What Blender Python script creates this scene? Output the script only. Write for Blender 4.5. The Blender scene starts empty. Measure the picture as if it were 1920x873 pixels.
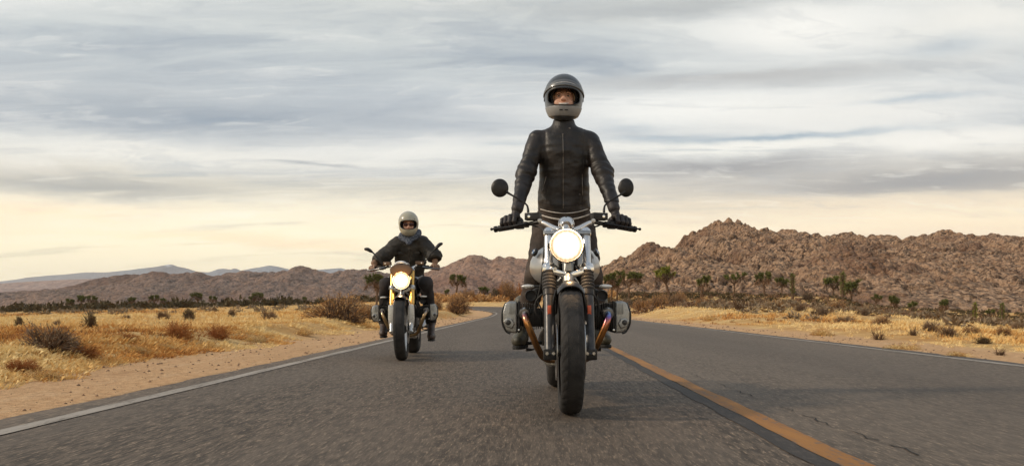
import bpy, bmesh, math, random
import numpy as np
from mathutils import Vector, Matrix
R = math.radians
random.seed(7)
SC = bpy.context.scene
COL = SC.collection

# ---------------------------------------------------------------- camera
F = 1503.0                      # focal length in photo pixels (photo is 1920 wide)
CAM_H = 0.56
cd = bpy.data.cameras.new('camera')
cam = bpy.data.objects.new('camera', cd)
COL.objects.link(cam)
cam.location = (0, 0, CAM_H)
cam.rotation_euler = (R(90), 0, 0)
cd.sensor_width = 36
cd.lens = F / 1920 * 36
cd.shift_x = -30 / 1920
cd.shift_y = 140.5 / 1920
cd.clip_start = 0.05
cd.clip_end = 40000
SC.camera = cam
SC.view_settings.view_transform = 'Standard'
SC.view_settings.look = 'None'
SC.view_settings.exposure = 0
SC.view_settings.gamma = 1
SC.cycles.max_bounces = 6
SC.cycles.volume_bounces = 1
SC.cycles.use_denoising = True

def at(px, py, d):              # photo pixel at depth d (metres) -> point in the place
    return Vector(((px - 990) / F * d, d, CAM_H + (577 - py) / F * d))

def srgb(r, g, b):
    f = lambda c: (c / 255 / 12.92) if c / 255 <= 0.04045 else ((c / 255 + 0.055) / 1.055) ** 2.4
    return (f(r), f(g), f(b), 1)

# ---------------------------------------------------------------- node helper
class S:
    def __init__(s, nt, sock): s.nt, s.k = nt, sock
    def _m(s, op, *o):
        n = s.nt.nodes.new('ShaderNodeMath'); n.operation = op
        for i, v in enumerate((s,) + o):
            if isinstance(v, S): s.nt.links.new(v.k, n.inputs[i])
            else: n.inputs[i].default_value = v
        return S(s.nt, n.outputs[0])
    def __add__(s, o): return s._m('ADD', o)
    __radd__ = __add__
    def __mul__(s, o): return s._m('MULTIPLY', o)
    __rmul__ = __mul__
    def __sub__(s, o): return s._m('SUBTRACT', o)
    def __rsub__(s, o): return (s * -1) + o
    def __truediv__(s, o): return s._m('DIVIDE', o)
    def pw(s, o): return s._m('POWER', o)
    def clamp(s):
        n = s.nt.nodes.new('ShaderNodeClamp'); s.nt.links.new(s.k, n.inputs[0]); return S(s.nt, n.outputs[0])
    def step(s, a, b):          # smooth step from a to b
        n = s.nt.nodes.new('ShaderNodeMapRange'); n.interpolation_type = 'SMOOTHSTEP'
        s.nt.links.new(s.k, n.inputs[0]); n.inputs[1].default_value = a; n.inputs[2].default_value = b
        return S(s.nt, n.outputs[0])

def combine(nt, x, y, z=0.0):
    n = nt.nodes.new('ShaderNodeCombineXYZ')
    for i, v in enumerate((x, y, z)):
        if isinstance(v, S): nt.links.new(v.k, n.inputs[i])
        else: n.inputs[i].default_value = v
    return S(nt, n.outputs[0])

def noise(nt, vec, scale, detail=4, rough=0.55, dist=0.0):
    n = nt.nodes.new('ShaderNodeTexNoise')
    if vec is not None: nt.links.new(vec.k, n.inputs['Vector'])
    n.inputs['Scale'].default_value = scale; n.inputs['Detail'].default_value = detail
    n.inputs['Roughness'].default_value = rough; n.inputs['Distortion'].default_value = dist
    return S(nt, n.outputs[0])

def voro(nt, vec, scale, feature='F1'):
    n = nt.nodes.new('ShaderNodeTexVoronoi'); n.feature = feature
    if vec is not None: nt.links.new(vec.k, n.inputs['Vector'])
    n.inputs['Scale'].default_value = scale
    return n

def mixc(nt, f, a, b, mode='MIX'):
    n = nt.nodes.new('ShaderNodeMix'); n.data_type = 'RGBA'; n.blend_type = mode
    if isinstance(f, S): nt.links.new(f.k, n.inputs[0])
    else: n.inputs[0].default_value = f
    for i, v in ((6, a), (7, b)):
        if isinstance(v, S): nt.links.new(v.k, n.inputs[i])
        else: n.inputs[i].default_value = v
    return S(nt, n.outputs[2])

def ramp(nt, f, stops):
    n = nt.nodes.new('ShaderNodeValToRGB'); nt.links.new(f.k, n.inputs[0])
    cr = n.color_ramp
    while len(cr.elements) < len(stops): cr.elements.new(0.5)
    for e, (p, c) in zip(cr.elements, stops): e.position = p; e.color = c
    return S(nt, n.outputs[0])

# ---------------------------------------------------------------- sky
SUN_AZ, SUN_EL = -68.0, 24.0    # degrees: azimuth from +Y (negative is to the left)
w = bpy.data.worlds.new('World'); SC.world = w; w.use_nodes = True
nt = w.node_tree
bg = nt.nodes['Background']
tc = nt.nodes.new('ShaderNodeTexCoord')
sx = nt.nodes.new('ShaderNodeSeparateXYZ'); nt.links.new(tc.outputs['Generated'], sx.inputs[0])
dx, dy, dz = (S(nt, sx.outputs[i]) for i in range(3))
sky = nt.nodes.new('ShaderNodeTexSky'); sky.sky_type = 'NISHITA'; sky.sun_disc = False
sky.sun_elevation = R(SUN_EL); sky.sun_rotation = R(SUN_AZ)
sky.air_density = 1.0; sky.dust_density = 1.5
skyc = mixc(nt, 1.0, S(nt, sky.outputs[0]), (0.09, 0.09, 0.09, 1), 'MULTIPLY')
hyp = (dx * dx + dy * dy).pw(0.5)
az = dx._m('ARCTAN2', dy)                       # azimuth, 0 straight down the road
el = (dz / hyp._m('MAXIMUM', 0.02))._m('ARCTANGENT', 0)
elp = el._m('MAXIMUM', 0.0)
# cloud sheets seen in perspective
den = elp * 1.0 + 0.10
cx, cy = dx / hyp / den, dy / hyp / den
P = combine(nt, cx * 0.55, cy)
warp = noise(nt, P, 0.55, 3, 0.5)
n1 = noise(nt, combine(nt, cx * 0.5 + warp * 1.2, cy * 1.0 + warp * 1.5), 0.75, 6, 0.56, 0.3)      # broad sheets
n2 = noise(nt, combine(nt, cx * 0.42 + n1 * 2.0, cy * 1.6 - warp * 2.0, 3.1), 1.5, 7, 0.62, 0.2)   # streaks
n3 = noise(nt, combine(nt, az * 3.0, el * 14.0 + n1 * 1.5, 7.7), 1.0, 6, 0.6, 0.4)                 # wisps low in the sky
A = az + (n1 - 0.5) * 0.16
E = el + (n1 - 0.5) * 0.05 + (n3 - 0.5) * 0.045
def spot(px, py, wx, wy, tilt=0.0, sharp=1.0):  # a cloud patch in the direction in which the photograph shows it
    a0 = math.atan((px - 990) / F); e0 = math.atan((577 - py) / math.hypot(F, px - 990))
    c = math.cos(a0)
    u = (A - a0) * (1 / (wx / F * c * c))
    v = (E - e0 - (A - a0) * tilt) * (1 / (wy / F * c))
    return ((u * u + v * v)._m('POWER', sharp) * -1)._m('EXPONENT')
def el_at(py): return math.atan((577 - py) / F)
EL_STOPS = [(585, (252, 240, 206)), (520, (252, 241, 211)), (455, (248, 240, 216)), (405, (241, 235, 218)),
            (360, (222, 219, 211)), (315, (229, 231, 228)), (262, (218, 222, 223)), (200, (205, 212, 216)),
            (130, (206, 213, 215)), (60, (214, 219, 218)), (0, (214, 218, 216)), (-260, (190, 198, 206)), (-900, (160, 174, 190))]
top = el_at(-900)
base = ramp(nt, (E * (1 / top)).clamp(), [(max(0, min(1, el_at(p) / top)), srgb(*c)) for p, c in EL_STOPS])
low = 1 - el.step(0.08, 0.20)
c = mixc(nt, az.step(-0.35, 0.45) * low * 0.40, base, srgb(246, 222, 192))
c = mixc(nt, (n1.step(0.40, 0.66)) * el.step(0.13, 0.24) * 0.42, c, srgb(228, 231, 230))
c = mixc(nt, (1 - n2.step(0.36, 0.55)) * el.step(0.10, 0.2) * 0.55, c, srgb(152, 165, 180))
c = mixc(nt, n2.step(0.52, 0.72) * el.step(0.07, 0.16) * 0.6, c, srgb(252, 251, 246))
c = mixc(nt, n3.step(0.50, 0.70) * low * 0.40, c, srgb(247, 221, 188))
c = mixc(nt, (1 - n3.step(0.30, 0.48)) * low * 0.45, c, srgb(253, 246, 222))
for (px, py, wx, wy, tl, amp, colr) in [
    (330, 215, 560, 42, 0.03, 0.78, (160, 172, 184)),
    (150, 130, 330, 50, 0.05, 0.40, (172, 182, 190)),
    (880, 215, 330, 50, 0.0, 0.42, (170, 181, 193)),
    (380, 292, 460, 20, 0.02, 0.75, (250, 248, 240)),
    (820, 280, 280, 18, 0.03, 0.75, (250, 249, 242)),
    (160, 352, 330, 19, -0.01, 0.85, (156, 160, 163)),
    (700, 358, 330, 16, 0.0, 0.35, (196, 194, 180)),
    (600, 309, 90, 4, 0.0, 0.70, (155, 163, 172)),
    (90, 385, 280, 9, 0.02, 0.60, (247, 229, 200)),
    (480, 455, 330, 9, -0.03, 0.40, (240, 208, 172)),
    (1290, 205, 270, 34, 0.0, 1.0, (255, 255, 250)),
    (1560, 215, 300, 44, 0.0, 0.8, (248, 247, 241)),
    (1500, 62, 250, 58, -0.05, 1.0, (255, 254, 248)),
    (1840, 50, 170, 60, 0.0, 0.9, (250, 248, 240)),
    (1400, 150, 330, 16, -0.03, 0.75, (190, 190, 189)),
    (1330, 8, 420, 20, -0.02, 0.65, (178, 182, 183)),
    (1760, 330, 560, 30, 0.03, 0.9, (148, 151, 158)),
    (1330, 322, 280, 22, 0.01, 0.85, (152, 154, 160)),
    (1340, 283, 350, 15, -0.01, 1.0, (255, 254, 246)),
    (1780, 262, 300, 22, 0.0, 0.95, (255, 253, 246)),
    (1500, 395, 560, 22, 0.01, 0.55, (222, 208, 190)),
    (1700, 440, 420, 18, 0.0, 0.5, (224, 206, 188)),
]:
    c = mixc(nt, spot(px, py, wx, wy, tl) * amp, c, srgb(*colr))
for (px, py, wx, wy, amp) in [(1440, 261, 230, 6, 0.8), (1230, 262, 90, 7, 0.55), (1790, 85, 95, 22, 0.42), (1700, 192, 110, 7, 0.5), (1180, 240, 60, 14, 0.35), (940, 275, 60, 9, 0.4)]:
    c = mixc(nt, spot(px, py, wx, wy) * amp, c, mixc(nt, 0.45, skyc, srgb(176, 202, 218)))
# cloud cover over the physical sky: a few thin places let it through
n4 = noise(nt, combine(nt, cx * 1.6 + n1 * 3.0, cy * 5.0 + n2 * 3.0, 11.0), 1.6, 6, 0.62, 0.5)
c = mixc(nt, n4.step(0.52, 0.70) * el.step(0.03, 0.14) * 0.32, c, srgb(250, 249, 244))
c = mixc(nt, (1 - n4.step(0.32, 0.48)) * el.step(0.03, 0.14) * 0.20, c, srgb(158, 167, 178))
cover = 1 - (1 - n2.step(0.30, 0.42)) * 0.35
c = mixc(nt, cover, skyc, c)
c = mixc(nt, (el * -1).step(0.0, 0.05), c, srgb(150, 125, 95))
c = mixc(nt, 1.0, c, mixc(nt, low, (1, 1, 1, 1), (1.38, 1.32, 1.19, 1)), 'MULTIPLY')
nt.links.new(c.k, bg.inputs[0]); bg.inputs[1].default_value = 1.0

# ---------------------------------------------------------------- sun (veiled by cloud)
sl = bpy.data.lights.new('sun', 'SUN'); sl.energy = 2.3; sl.angle = R(6); sl.color = (1.0, 0.85, 0.66)
so = bpy.data.objects.new('sun', sl); COL.objects.link(so)
d = Vector((math.sin(R(SUN_AZ)) * math.cos(R(SUN_EL)), math.cos(R(SUN_AZ)) * math.cos(R(SUN_EL)) - 0.55, math.sin(R(SUN_EL)) + 0.18))
d = Vector((-0.80, -0.12, 0.50)).normalized()
so.rotation_euler = d.to_track_quat('Z', 'Y').to_euler()
sky.sun_elevation = math.asin(d.z); sky.sun_rotation = math.atan2(d.x, d.y)

# ---------------------------------------------------------------- materials
def mat(name, col=(0.5, 0.5, 0.5), rough=0.5, metal=0.0, var=0.12, vs=30.0, bump=0.0, bs=60.0, coat=0.0, rvar=0.1, emit=None, spec=0.5):
    m = bpy.data.materials.new(name); m.use_nodes = True
    t = m.node_tree; b = t.nodes['Principled BSDF']
    g = t.nodes.new('ShaderNodeTexCoord'); v = S(t, g.outputs['Object'])
    n = noise(t, v, vs, 4)
    c0 = tuple(x * (1 - var * 1.4) for x in col[:3]) + (1,); c1 = tuple(min(1, x * (1 + var * 1.4)) for x in col[:3]) + (1,)
    k = mixc(t, n.step(0.3, 0.7), c0, c1); t.links.new(k.k, b.inputs['Base Color'])
    rr = noise(t, v, vs * 2.3, 3) * (2 * rvar) + (rough - rvar)
    t.links.new(rr.clamp().k, b.inputs['Roughness'])
    b.inputs['Metallic'].default_value = metal; b.inputs['Coat Weight'].default_value = coat
    b.inputs['Specular IOR Level'].default_value = spec
    if bump:
        bn = t.nodes.new('ShaderNodeBump'); bn.inputs['Strength'].default_value = bump; bn.inputs['Distance'].default_value = 0.01
        t.links.new(noise(t, v, bs, 5).k, bn.inputs['Height']); t.links.new(bn.outputs[0], b.inputs['Normal'])
    if emit:
        b.inputs['Emission Color'].default_value = emit[0]; b.inputs['Emission Strength'].default_value = emit[1]
    return m

def world_pos(t):
    g = t.nodes.new('ShaderNodeNewGeometry'); return S(t, g.outputs['Position'])
def xyz(t, v):
    n = t.nodes.new('ShaderNodeSeparateXYZ'); t.links.new(v.k, n.inputs[0]); return [S(t, n.outputs[i]) for i in range(3)]
def add_bump(t, b, h, strength, dist):
    bn = t.nodes.new('ShaderNodeBump'); bn.inputs['Strength'].default_value = strength; bn.inputs['Distance'].default_value = dist
    t.links.new(h.k, bn.inputs['Height']); t.links.new(bn.outputs[0], b.inputs['Normal'])

# ---------------------------------------------------------------- numpy noise
def h2(i, j, s=0):
    n = (i.astype(np.int64) * 374761393 + j.astype(np.int64) * 668265263 + s * 1442695041) & 0x7fffffff
    n = ((n ^ (n >> 13)) * 1274126177) & 0x7fffffff
    n = (n ^ (n >> 16)) & 0x7fffffff
    return n / 0x7fffffff
def vn2(x, y, s=0):
    i, j = np.floor(x), np.floor(y); fx, fy = x - i, y - j
    fx = fx * fx * (3 - 2 * fx); fy = fy * fy * (3 - 2 * fy)
    a, b, c_, d_ = h2(i, j, s), h2(i + 1, j, s), h2(i, j + 1, s), h2(i + 1, j + 1, s)
    return (a * (1 - fx) + b * fx) * (1 - fy) + (c_ * (1 - fx) + d_ * fx) * fy
def fbm2(x, y, o=4, s=0, g=0.5):
    r = 0; a = 1; t = 0
    for k in range(o):
        r = r + a * vn2(x * 2 ** k + 17.3 * k, y * 2 ** k - 9.1 * k, s + k); t += a; a *= g
    return r / t
def worley(x, y, s=0):
    i, j = np.floor(x), np.floor(y); best = np.full(x.shape, 9.0)
    idv = np.zeros(x.shape)
    for di in (-1, 0, 1):
        for dj in (-1, 0, 1):
            ci, cj = i + di, j + dj
            px, py = ci + h2(ci, cj, s), cj + h2(ci, cj, s + 51)
            d_ = np.hypot(x - px, y - py)
            m_ = d_ < best
            idv = np.where(m_, h2(ci, cj, s + 99), idv); best = np.minimum(best, d_)
    return best, idv

# ---------------------------------------------------------------- mesh helpers
def link_obj(name, me, m=None, parent=None, smooth=True):
    if m is not None:
        for q in (m if isinstance(m, (list, tuple)) else [m]): me.materials.append(q)
    if smooth:
        me.polygons.foreach_set('use_smooth', [True] * len(me.polygons))
    o = bpy.data.objects.new(name, me); COL.objects.link(o)
    if parent is not None: o.parent = parent
    return o
def pydata(name, v, f, m=None, parent=None, smooth=True):
    me = bpy.data.meshes.new(name)
    if isinstance(f, np.ndarray):
        v = np.asarray(v, dtype=np.float32); k = f.shape[1]
        me.vertices.add(len(v)); me.vertices.foreach_set('co', v.ravel())
        me.loops.add(f.size); me.loops.foreach_set('vertex_index', f.astype(np.int32).ravel())
        me.polygons.add(len(f)); me.polygons.foreach_set('loop_start', np.arange(0, f.size, k, dtype=np.int32))
        me.update(calc_edges=True); me.validate()
    else:
        me.from_pydata([tuple(p) for p in v], [], f); me.update()
    return link_obj(name, me, m, parent, smooth)
def grid_faces(nr, nc):
    i = np.arange(nr - 1)[:, None] * nc + np.arange(nc - 1)[None, :]
    return np.stack([i, i + 1, i + nc + 1, i + nc], -1).reshape(-1, 4)
def tag(o, label=None, cat=None, group=None, kind=None):
    if label: o['label'] = label
    if cat: o['category'] = cat
    if group: o['group'] = group
    if kind: o['kind'] = kind
    return o
def empty(name, loc=(0, 0, 0), rz=0.0):
    o = bpy.data.objects.new(name, None); COL.objects.link(o)
    o.location = loc; o.rotation_euler = (0, 0, rz); o.empty_display_size = 0.2
    return o
# ================================================================ LAND
# road centre line: straight, then a bend to the left with a gentle rise
RC, RHW, BEND_Y, BEND_R = 1.19, 3.83, 60.0, 36.0
def road_path():
    pts = []
    s = -30.0
    ys = np.concatenate([np.arange(-30, 0, 2), np.arange(0, 16, 0.12), np.arange(16, BEND_Y, 0.6)])
    for y in ys: pts.append((RC, y, 0.0, 1.0))
    for a in np.arange(0, 82, 1.0):
        t = R(a); pts.append((RC - BEND_R + BEND_R * math.cos(t), BEND_Y + BEND_R * math.sin(t), -math.sin(t), math.cos(t)))
    x, y, tx, ty = pts[-1]
    for k in range(1, 80): pts.append((x + tx * 3 * k, y + ty * 3 * k, tx, ty))
    return np.array(pts)
RP = road_path()
def road_z(x, y):
    k = np.clip((y - 50) / 42, 0, 1)
    return np.interp(-x, [15, 32, 44, 55, 63, 73, 120, 270], [.75, .62, .36, .14, -.42, -1.0, -1.6, -2.5]) * k * k * (3 - 2 * k)
def road_dist(x, y):            # signed offset from the centre line (positive right) for arrays
    straight = x - RC
    cx_, cy_ = RC - BEND_R, BEND_Y
    a = np.arctan2(y - cy_, x - cx_)
    arc = np.hypot(x - cx_, y - cy_) - BEND_R
    ex, ey, tx, ty = RP[-79 - 1]
    nx_, ny_ = ty, -tx
    tail = (x - ex) * nx_ + (y - ey) * ny_
    dd = np.where(y < BEND_Y, straight, np.where(a < R(81), arc, tail))
    return dd

# controls of the ground height, (x, y, z)
# first column: direction (photo x), then (distance, photo y of the ground there) as measured
SEEN = {-150: [(20, 612), (40, 604), (90, 600), (160, 597)], 0: [(9, 645), (15, 614), (30, 598), (60, 594), (100, 592), (170, 590)], 130: [(12, 622), (30, 593), (60, 585), (100, 582), (170, 580)],
        300: [(14, 613), (30, 590), (60, 581), (100, 579), (170, 577.5)], 480: [(18, 605), (30, 591), (60, 580), (100, 576.5), (170, 575.5)], 620: [(24, 598), (40, 585), (100, 574), (170, 573)], 700: [(30, 592), (100, 571)],
        860: [(85, 571), (118, 556)], 940: [(112, 562), (140, 552)], 1060: [(70, 575), (115, 556)], 1150: [(50, 582), (75, 572), (95, 565)], 1200: [(40, 588), (70, 568), (95, 556)],
        1300: [(30, 592), (50, 574), (90, 556)], 1440: [(20, 606), (40, 578), (86, 555)], 1560: [(20, 609), (40, 583), (86, 557)], 1650: [(16, 622), (30, 606), (60, 594), (86, 590)], 1750: [(16, 632), (30, 613), (60, 603), (86, 600)],
        1850: [(13, 642), (30, 620), (60, 610), (90, 607)], 1950: [(12, 655), (30, 628), (60, 618), (90, 614)], 2150: [(12, 660), (40, 632), (90, 625)]}
CTRL = [((p - 990) / F * d_, d_, CAM_H + (577 - y_) / F * d_) for p, L_ in SEEN.items() for d_, y_ in L_]
CTRL += [(-60, -20, 0), (60, -20, 0), (-30, 5, 0), (30, 5, -.3), (100, 200, 0), (40, 200, 4.5), (0, 220, 3), (-100, 260, .2), (-190, 260, -4), (200, 200, -3), (300, 100, -5), (-200, 60, -2), (160, 30, -3), (150, 250, 0)]
CT = np.array(CTRL, float)
def tps(r): return np.where(r > 1e-9, r * r * np.log(r + 1e-9), 0)
def _sp(x, y): return np.stack([x / 30.0, np.sign(y) * np.log1p(np.abs(y) / 15.0) * 2.2], -1)
_c = _sp(CT[:, 0], CT[:, 1])
_K = np.hypot(*(_c[:, None, :] - _c[None, :, :]).transpose(2, 0, 1))
_K = _K + np.eye(len(CT)) * 0.006          # linear kernel: never overshoots much
_W = np.linalg.solve(np.block([[_K, np.ones((len(CT), 1))], [np.ones((1, len(CT))), np.zeros((1, 1))]]), np.append(CT[:, 2], 0))
def field_z(x, y):
    p = _sp(x, y); out = np.full(x.shape, _W[-1])
    for i in range(len(CT)): out = out + _W[i] * np.hypot(p[..., 0] - _c[i, 0], p[..., 1] - _c[i, 1])
    return out
def ground_z(x, y):
    x = np.asarray(x, float); y = np.asarray(y, float)
    fz = field_z(x, y)
    far = np.clip((np.hypot(x, y) - 260) / 500, 0, 1)
    tgt = 1.0 - 9.0 * np.clip((-x / np.maximum(np.abs(y), 50) - .46) / .2, 0, 1)
    fz = fz * (1 - far) + far * tgt
    dd = road_dist(x, y); rz = road_z(x, y)
    # inner left shoulder is wide, right one narrow
    off = np.where(dd < 0, -dd - RHW, dd - RHW)
    sh = np.where(dd < 0, 1.25, 1.0) + 0.25 * (fbm2(x * 0.5, y * 0.35, 3, 5) - 0.5)
    k = np.clip((off - sh) / np.where(dd < 0, 1.5, 3.2), 0, 1); k = k * k * (3 - 2 * k)
    micro = (fbm2(x * 1.3, y * 1.3, 4, 11) - 0.5) * 0.16 + (fbm2(x * 5, y * 5, 3, 12) - 0.5) * 0.06
    near = np.clip(1 - (y - 5) / 60, 0.3, 1)
    fz = fz + micro * near * np.clip((off - sh) / 0.6, 0, 1)
    # a low bank where the shoulder was cut
    bank = 0.10 * np.exp(-((off - sh - 1.1) / 0.5) ** 2) * (dd < 0) * (0.6 + 0.8 * fbm2(x * .3, y * .3, 2, 31))
    z = rz * (1 - k) + fz * k + bank * np.clip(1 - y / 60, 0, 1)
    z = z + np.where(off > 0, (fbm2(x * 3, y * 1.6, 3, 21) - 0.5) * 0.03 * np.clip(off / 0.3, 0, 1), 0)
    z = z - np.where(off < 0.0, 0.06, 0.012)
    return z
def gz(x, y): return float(ground_z(np.array([x], float), np.array([y], float))[0])

def sp_axis(lo, fine_lo, fine_hi, hi, step, grow):
    a = list(np.arange(fine_lo, fine_hi, step)); s_ = step; x = fine_hi
    while x < hi: a.append(x); s_ *= grow; x += s_
    a.append(hi); s_ = step; x = fine_lo - step
    while x > lo: a.insert(0, x); s_ *= grow; x -= s_
    a.insert(0, lo); return np.array(a)
gxs = sp_axis(-9000, -7.5, 9.0, 9000, 0.09, 1.035)
gys = sp_axis(-60, 2.0, 3.0, 9400, 0.07, 1.019)
GX, GY = np.meshgrid(gxs, gys)
GZ = ground_z(GX, GY)
GV = np.stack([GX, GY, GZ], -1).reshape(-1, 3)

def ground_material():
    m = bpy.data.materials.new('desert_ground'); m.use_nodes = True; t = m.node_tree; b = t.nodes['Principled BSDF']
    p = world_pos(t); X, Y, Z = xyz(t, p)
    # signed distance from the road centre line, straight part only; the bend keeps its own verge by mesh attribute
    at_ = t.nodes.new('ShaderNodeAttribute'); at_.attribute_name = 'verge'; off = S(t, at_.outputs['Fac'])
    n = noise(t, p, 1.2, 6, 0.62); nf = noise(t, p, 14, 5, 0.65); nb = noise(t, p, 0.16, 4, 0.5); ng = noise(t, p, 60, 3, 0.6)
    sand = mixc(t, nf.step(0.3, 0.7), srgb(190, 148, 108), srgb(220, 180, 136))
    sand = mixc(t, n.step(0.55, 0.75) * 0.5, sand, srgb(160, 120, 84))
    sand = mixc(t, ng.step(0.62, 0.72) * 0.5, sand, srgb(104, 84, 66))
    streak = noise(t, combine(t, X * 5, Y * 0.9, Z), 1.0, 5, 0.6)
    sand = mixc(t, streak.step(0.5, 0.7) * 0.25, sand, srgb(222, 194, 158))
    gold = mixc(t, n.step(0.35, 0.68), srgb(196, 154, 96), srgb(232, 198, 140))
    gold = mixc(t, nb.step(0.45, 0.62) * 0.6, gold, srgb(190, 136, 80))
    gold = mixc(t, nf.step(0.5, 0.72) * 0.45, gold, srgb(134, 98, 60))
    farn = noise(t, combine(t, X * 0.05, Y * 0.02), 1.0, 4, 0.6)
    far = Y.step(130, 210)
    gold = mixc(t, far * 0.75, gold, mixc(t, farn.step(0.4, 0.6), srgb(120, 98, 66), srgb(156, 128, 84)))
    k = (off + (n - 0.5) * 1.1 + (nf - 0.5) * 0.5).step(1.15, 1.9)
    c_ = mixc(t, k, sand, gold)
    edge = 1 - (off + (nf - 0.5) * 0.18).step(0.01, 0.09)  # dark strip along the pavement: lip shadow put into the ground colour
    c_ = mixc(t, edge * 0.55, c_, srgb(92, 76, 62))
    t.links.new(c_.k, b.inputs['Base Color']); b.inputs['Roughness'].default_value = 0.95
    b.inputs['Specular IOR Level'].default_value = 0.1
    add_bump(t, b, nf * 0.7 + noise(t, p, 45, 4, 0.7) * 0.35, 0.9, 0.05)
    return m
MG = ground_material()
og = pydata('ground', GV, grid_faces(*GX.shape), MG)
dd_ = road_dist(GX, GY).ravel(); vg = np.abs(dd_) - RHW + np.where(dd_ > 0, 0.05, 0.0)
at_ = og.data.attributes.new('verge', 'FLOAT', 'POINT'); at_.data.foreach_set('value', np.clip(vg, -5, 50).astype(np.float32))
tag(og, kind='structure')

# ---------------------------------------------------------------- road
def asphalt_material():
    m = bpy.data.materials.new('asphalt'); m.use_nodes = True; t = m.node_tree; b = t.nodes['Principled BSDF']
    p = world_pos(t); X, Y, Z = xyz(t, p)
    g1 = noise(t, combine(t, X * 75, Y * 11), 1.0, 3, 0.75)
    g2 = noise(t, combine(t, X * 26, Y * 4.5), 1.0, 4, 0.7)
    g3 = noise(t, combine(t, X * 1.6, Y * 0.22), 1.0, 5, 0.6)
    g4 = noise(t, combine(t, X * 9, Y * 0.6, 4.0), 1.0, 4, 0.6)
    c_ = mixc(t, g2.step(0.38, 0.62), srgb(57, 49, 41), srgb(101, 88, 75))
    c_ = mixc(t, g1.step(0.52, 0.70) * 0.65, c_, srgb(184, 160, 134))
    c_ = mixc(t, (1 - g1.step(0.32, 0.46)) * 0.7, c_, srgb(48, 38, 31))
    c_ = mixc(t, g3.step(0.42, 0.62) * 0.35, c_, srgb(112, 100, 88))
    c_ = mixc(t, g4.step(0.5, 0.66) * 0.22, c_, srgb(84, 75, 66))
    right = X.step(1.1, 1.3)
    c_ = mixc(t, right * 0.22, c_, srgb(128, 116, 102))
    track = ((X - 0.2) * (X - 0.2) * -2.2)._m('EXPONENT') + ((X - 3.1) * (X - 3.1) * -1.6)._m('EXPONENT')
    c_ = mixc(t, track * 0.30, c_, srgb(66, 58, 52))
    t.links.new(c_.k, b.inputs['Base Color']); b.inputs['Roughness'].default_value = 0.74
    b.inputs['Specular IOR Level'].default_value = 0.4; b.inputs['Specular Tint'].default_value = (1, .9, .8, 1)
    add_bump(t, b, g1 * 0.6 + g2 * 0.6, 0.8, 0.012)
    return m
MA = asphalt_material()
def ribbon(name, o0, o1, m, z0, y0=-30, y1=1e9, n=2, jit=0.0, seed=0, skirt=0.0):
    P_ = RP[(RP[:, 1] >= y0) & (RP[:, 1] <= y1)] if y1 < 50 else RP
    k = len(P_); ts = np.linspace(0, 1, n)
    s_ = np.cumsum(np.append(0, np.hypot(*np.diff(P_[:, :2], axis=0).T)))
    j0 = (fbm2(s_ * 2.2, s_ * 0 + seed, 4, seed) - .5) * jit; j1 = (fbm2(s_ * 2.2, s_ * 0 + seed + 9, 4, seed + 3) - .5) * jit
    V = []
    for t_ in ts:
        o_ = (o0 + j0) * (1 - t_) + (o1 + j1) * t_
        x = P_[:, 0] + P_[:, 3] * o_; y = P_[:, 1] - P_[:, 2] * o_
        V.append(np.stack([x, y, road_z(x, y) + z0], -1))
    if skirt:
        V[0:0] = [V[0] - [0.012, 0, skirt]]; V.append(V[-1] - [-0.012, 0, skirt])
    V = np.stack(V, 1)
    return tag(pydata(name, V.reshape(-1, 3), grid_faces(k, V.shape[1])[:, ::-1].copy(), m, smooth=False), kind='structure')
ribbon('road', -RHW, RHW, MA, 0.0, n=24, jit=0.09, seed=3, skirt=0.09)
def paint_material(name, c0, c1, wear):
    m = bpy.data.materials.new(name); m.use_nodes = True; t = m.node_tree; b = t.nodes['Principled BSDF']
    p = world_pos(t); X, Y, Z = xyz(t, p)
    n = noise(t, combine(t, X * 40, Y * 14), 1.0, 5, 0.7); n2_ = noise(t, combine(t, X * 9, Y * 1.2), 1.0, 4, 0.6)
    c_ = mixc(t, n2_.step(0.3, 0.7), c0, c1)
    c_ = mixc(t, (n + (n2_ - 0.5) * 0.5).step(0.52, 0.66) * wear, c_, srgb(98, 88, 78))
    t.links.new(c_.k, b.inputs['Base Color']); b.inputs['Roughness'].default_value = 0.75
    add_bump(t, b, n, 0.5, 0.006)
    return m
MW = paint_material('worn_white_paint', srgb(166, 156, 144), srgb(144, 134, 122), 0.85)
MY = paint_material('worn_yellow_paint', srgb(160, 108, 42), srgb(136, 90, 38), 0.9)
MK = paint_material('black_sealant', srgb(36, 31, 27), srgb(48, 41, 36), 0.3)
ribbon('left_edge_line', -2.42 - RC, -2.31 - RC, MW, 0.004, n=3, jit=0.02, seed=5)
ribbon('right_edge_line', 4.70 - RC, 4.80 - RC, MW, 0.004, n=3, jit=0.02, seed=6)
ribbon('yellow_centre_line', 1.108 - RC, 1.222 - RC, MY, 0.004, n=3, jit=0.03, seed=7)
ribbon('black_seal_line', 1.01 - RC, 1.112 - RC, MK, 0.0025, n=3, jit=0.035, seed=8)
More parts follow.
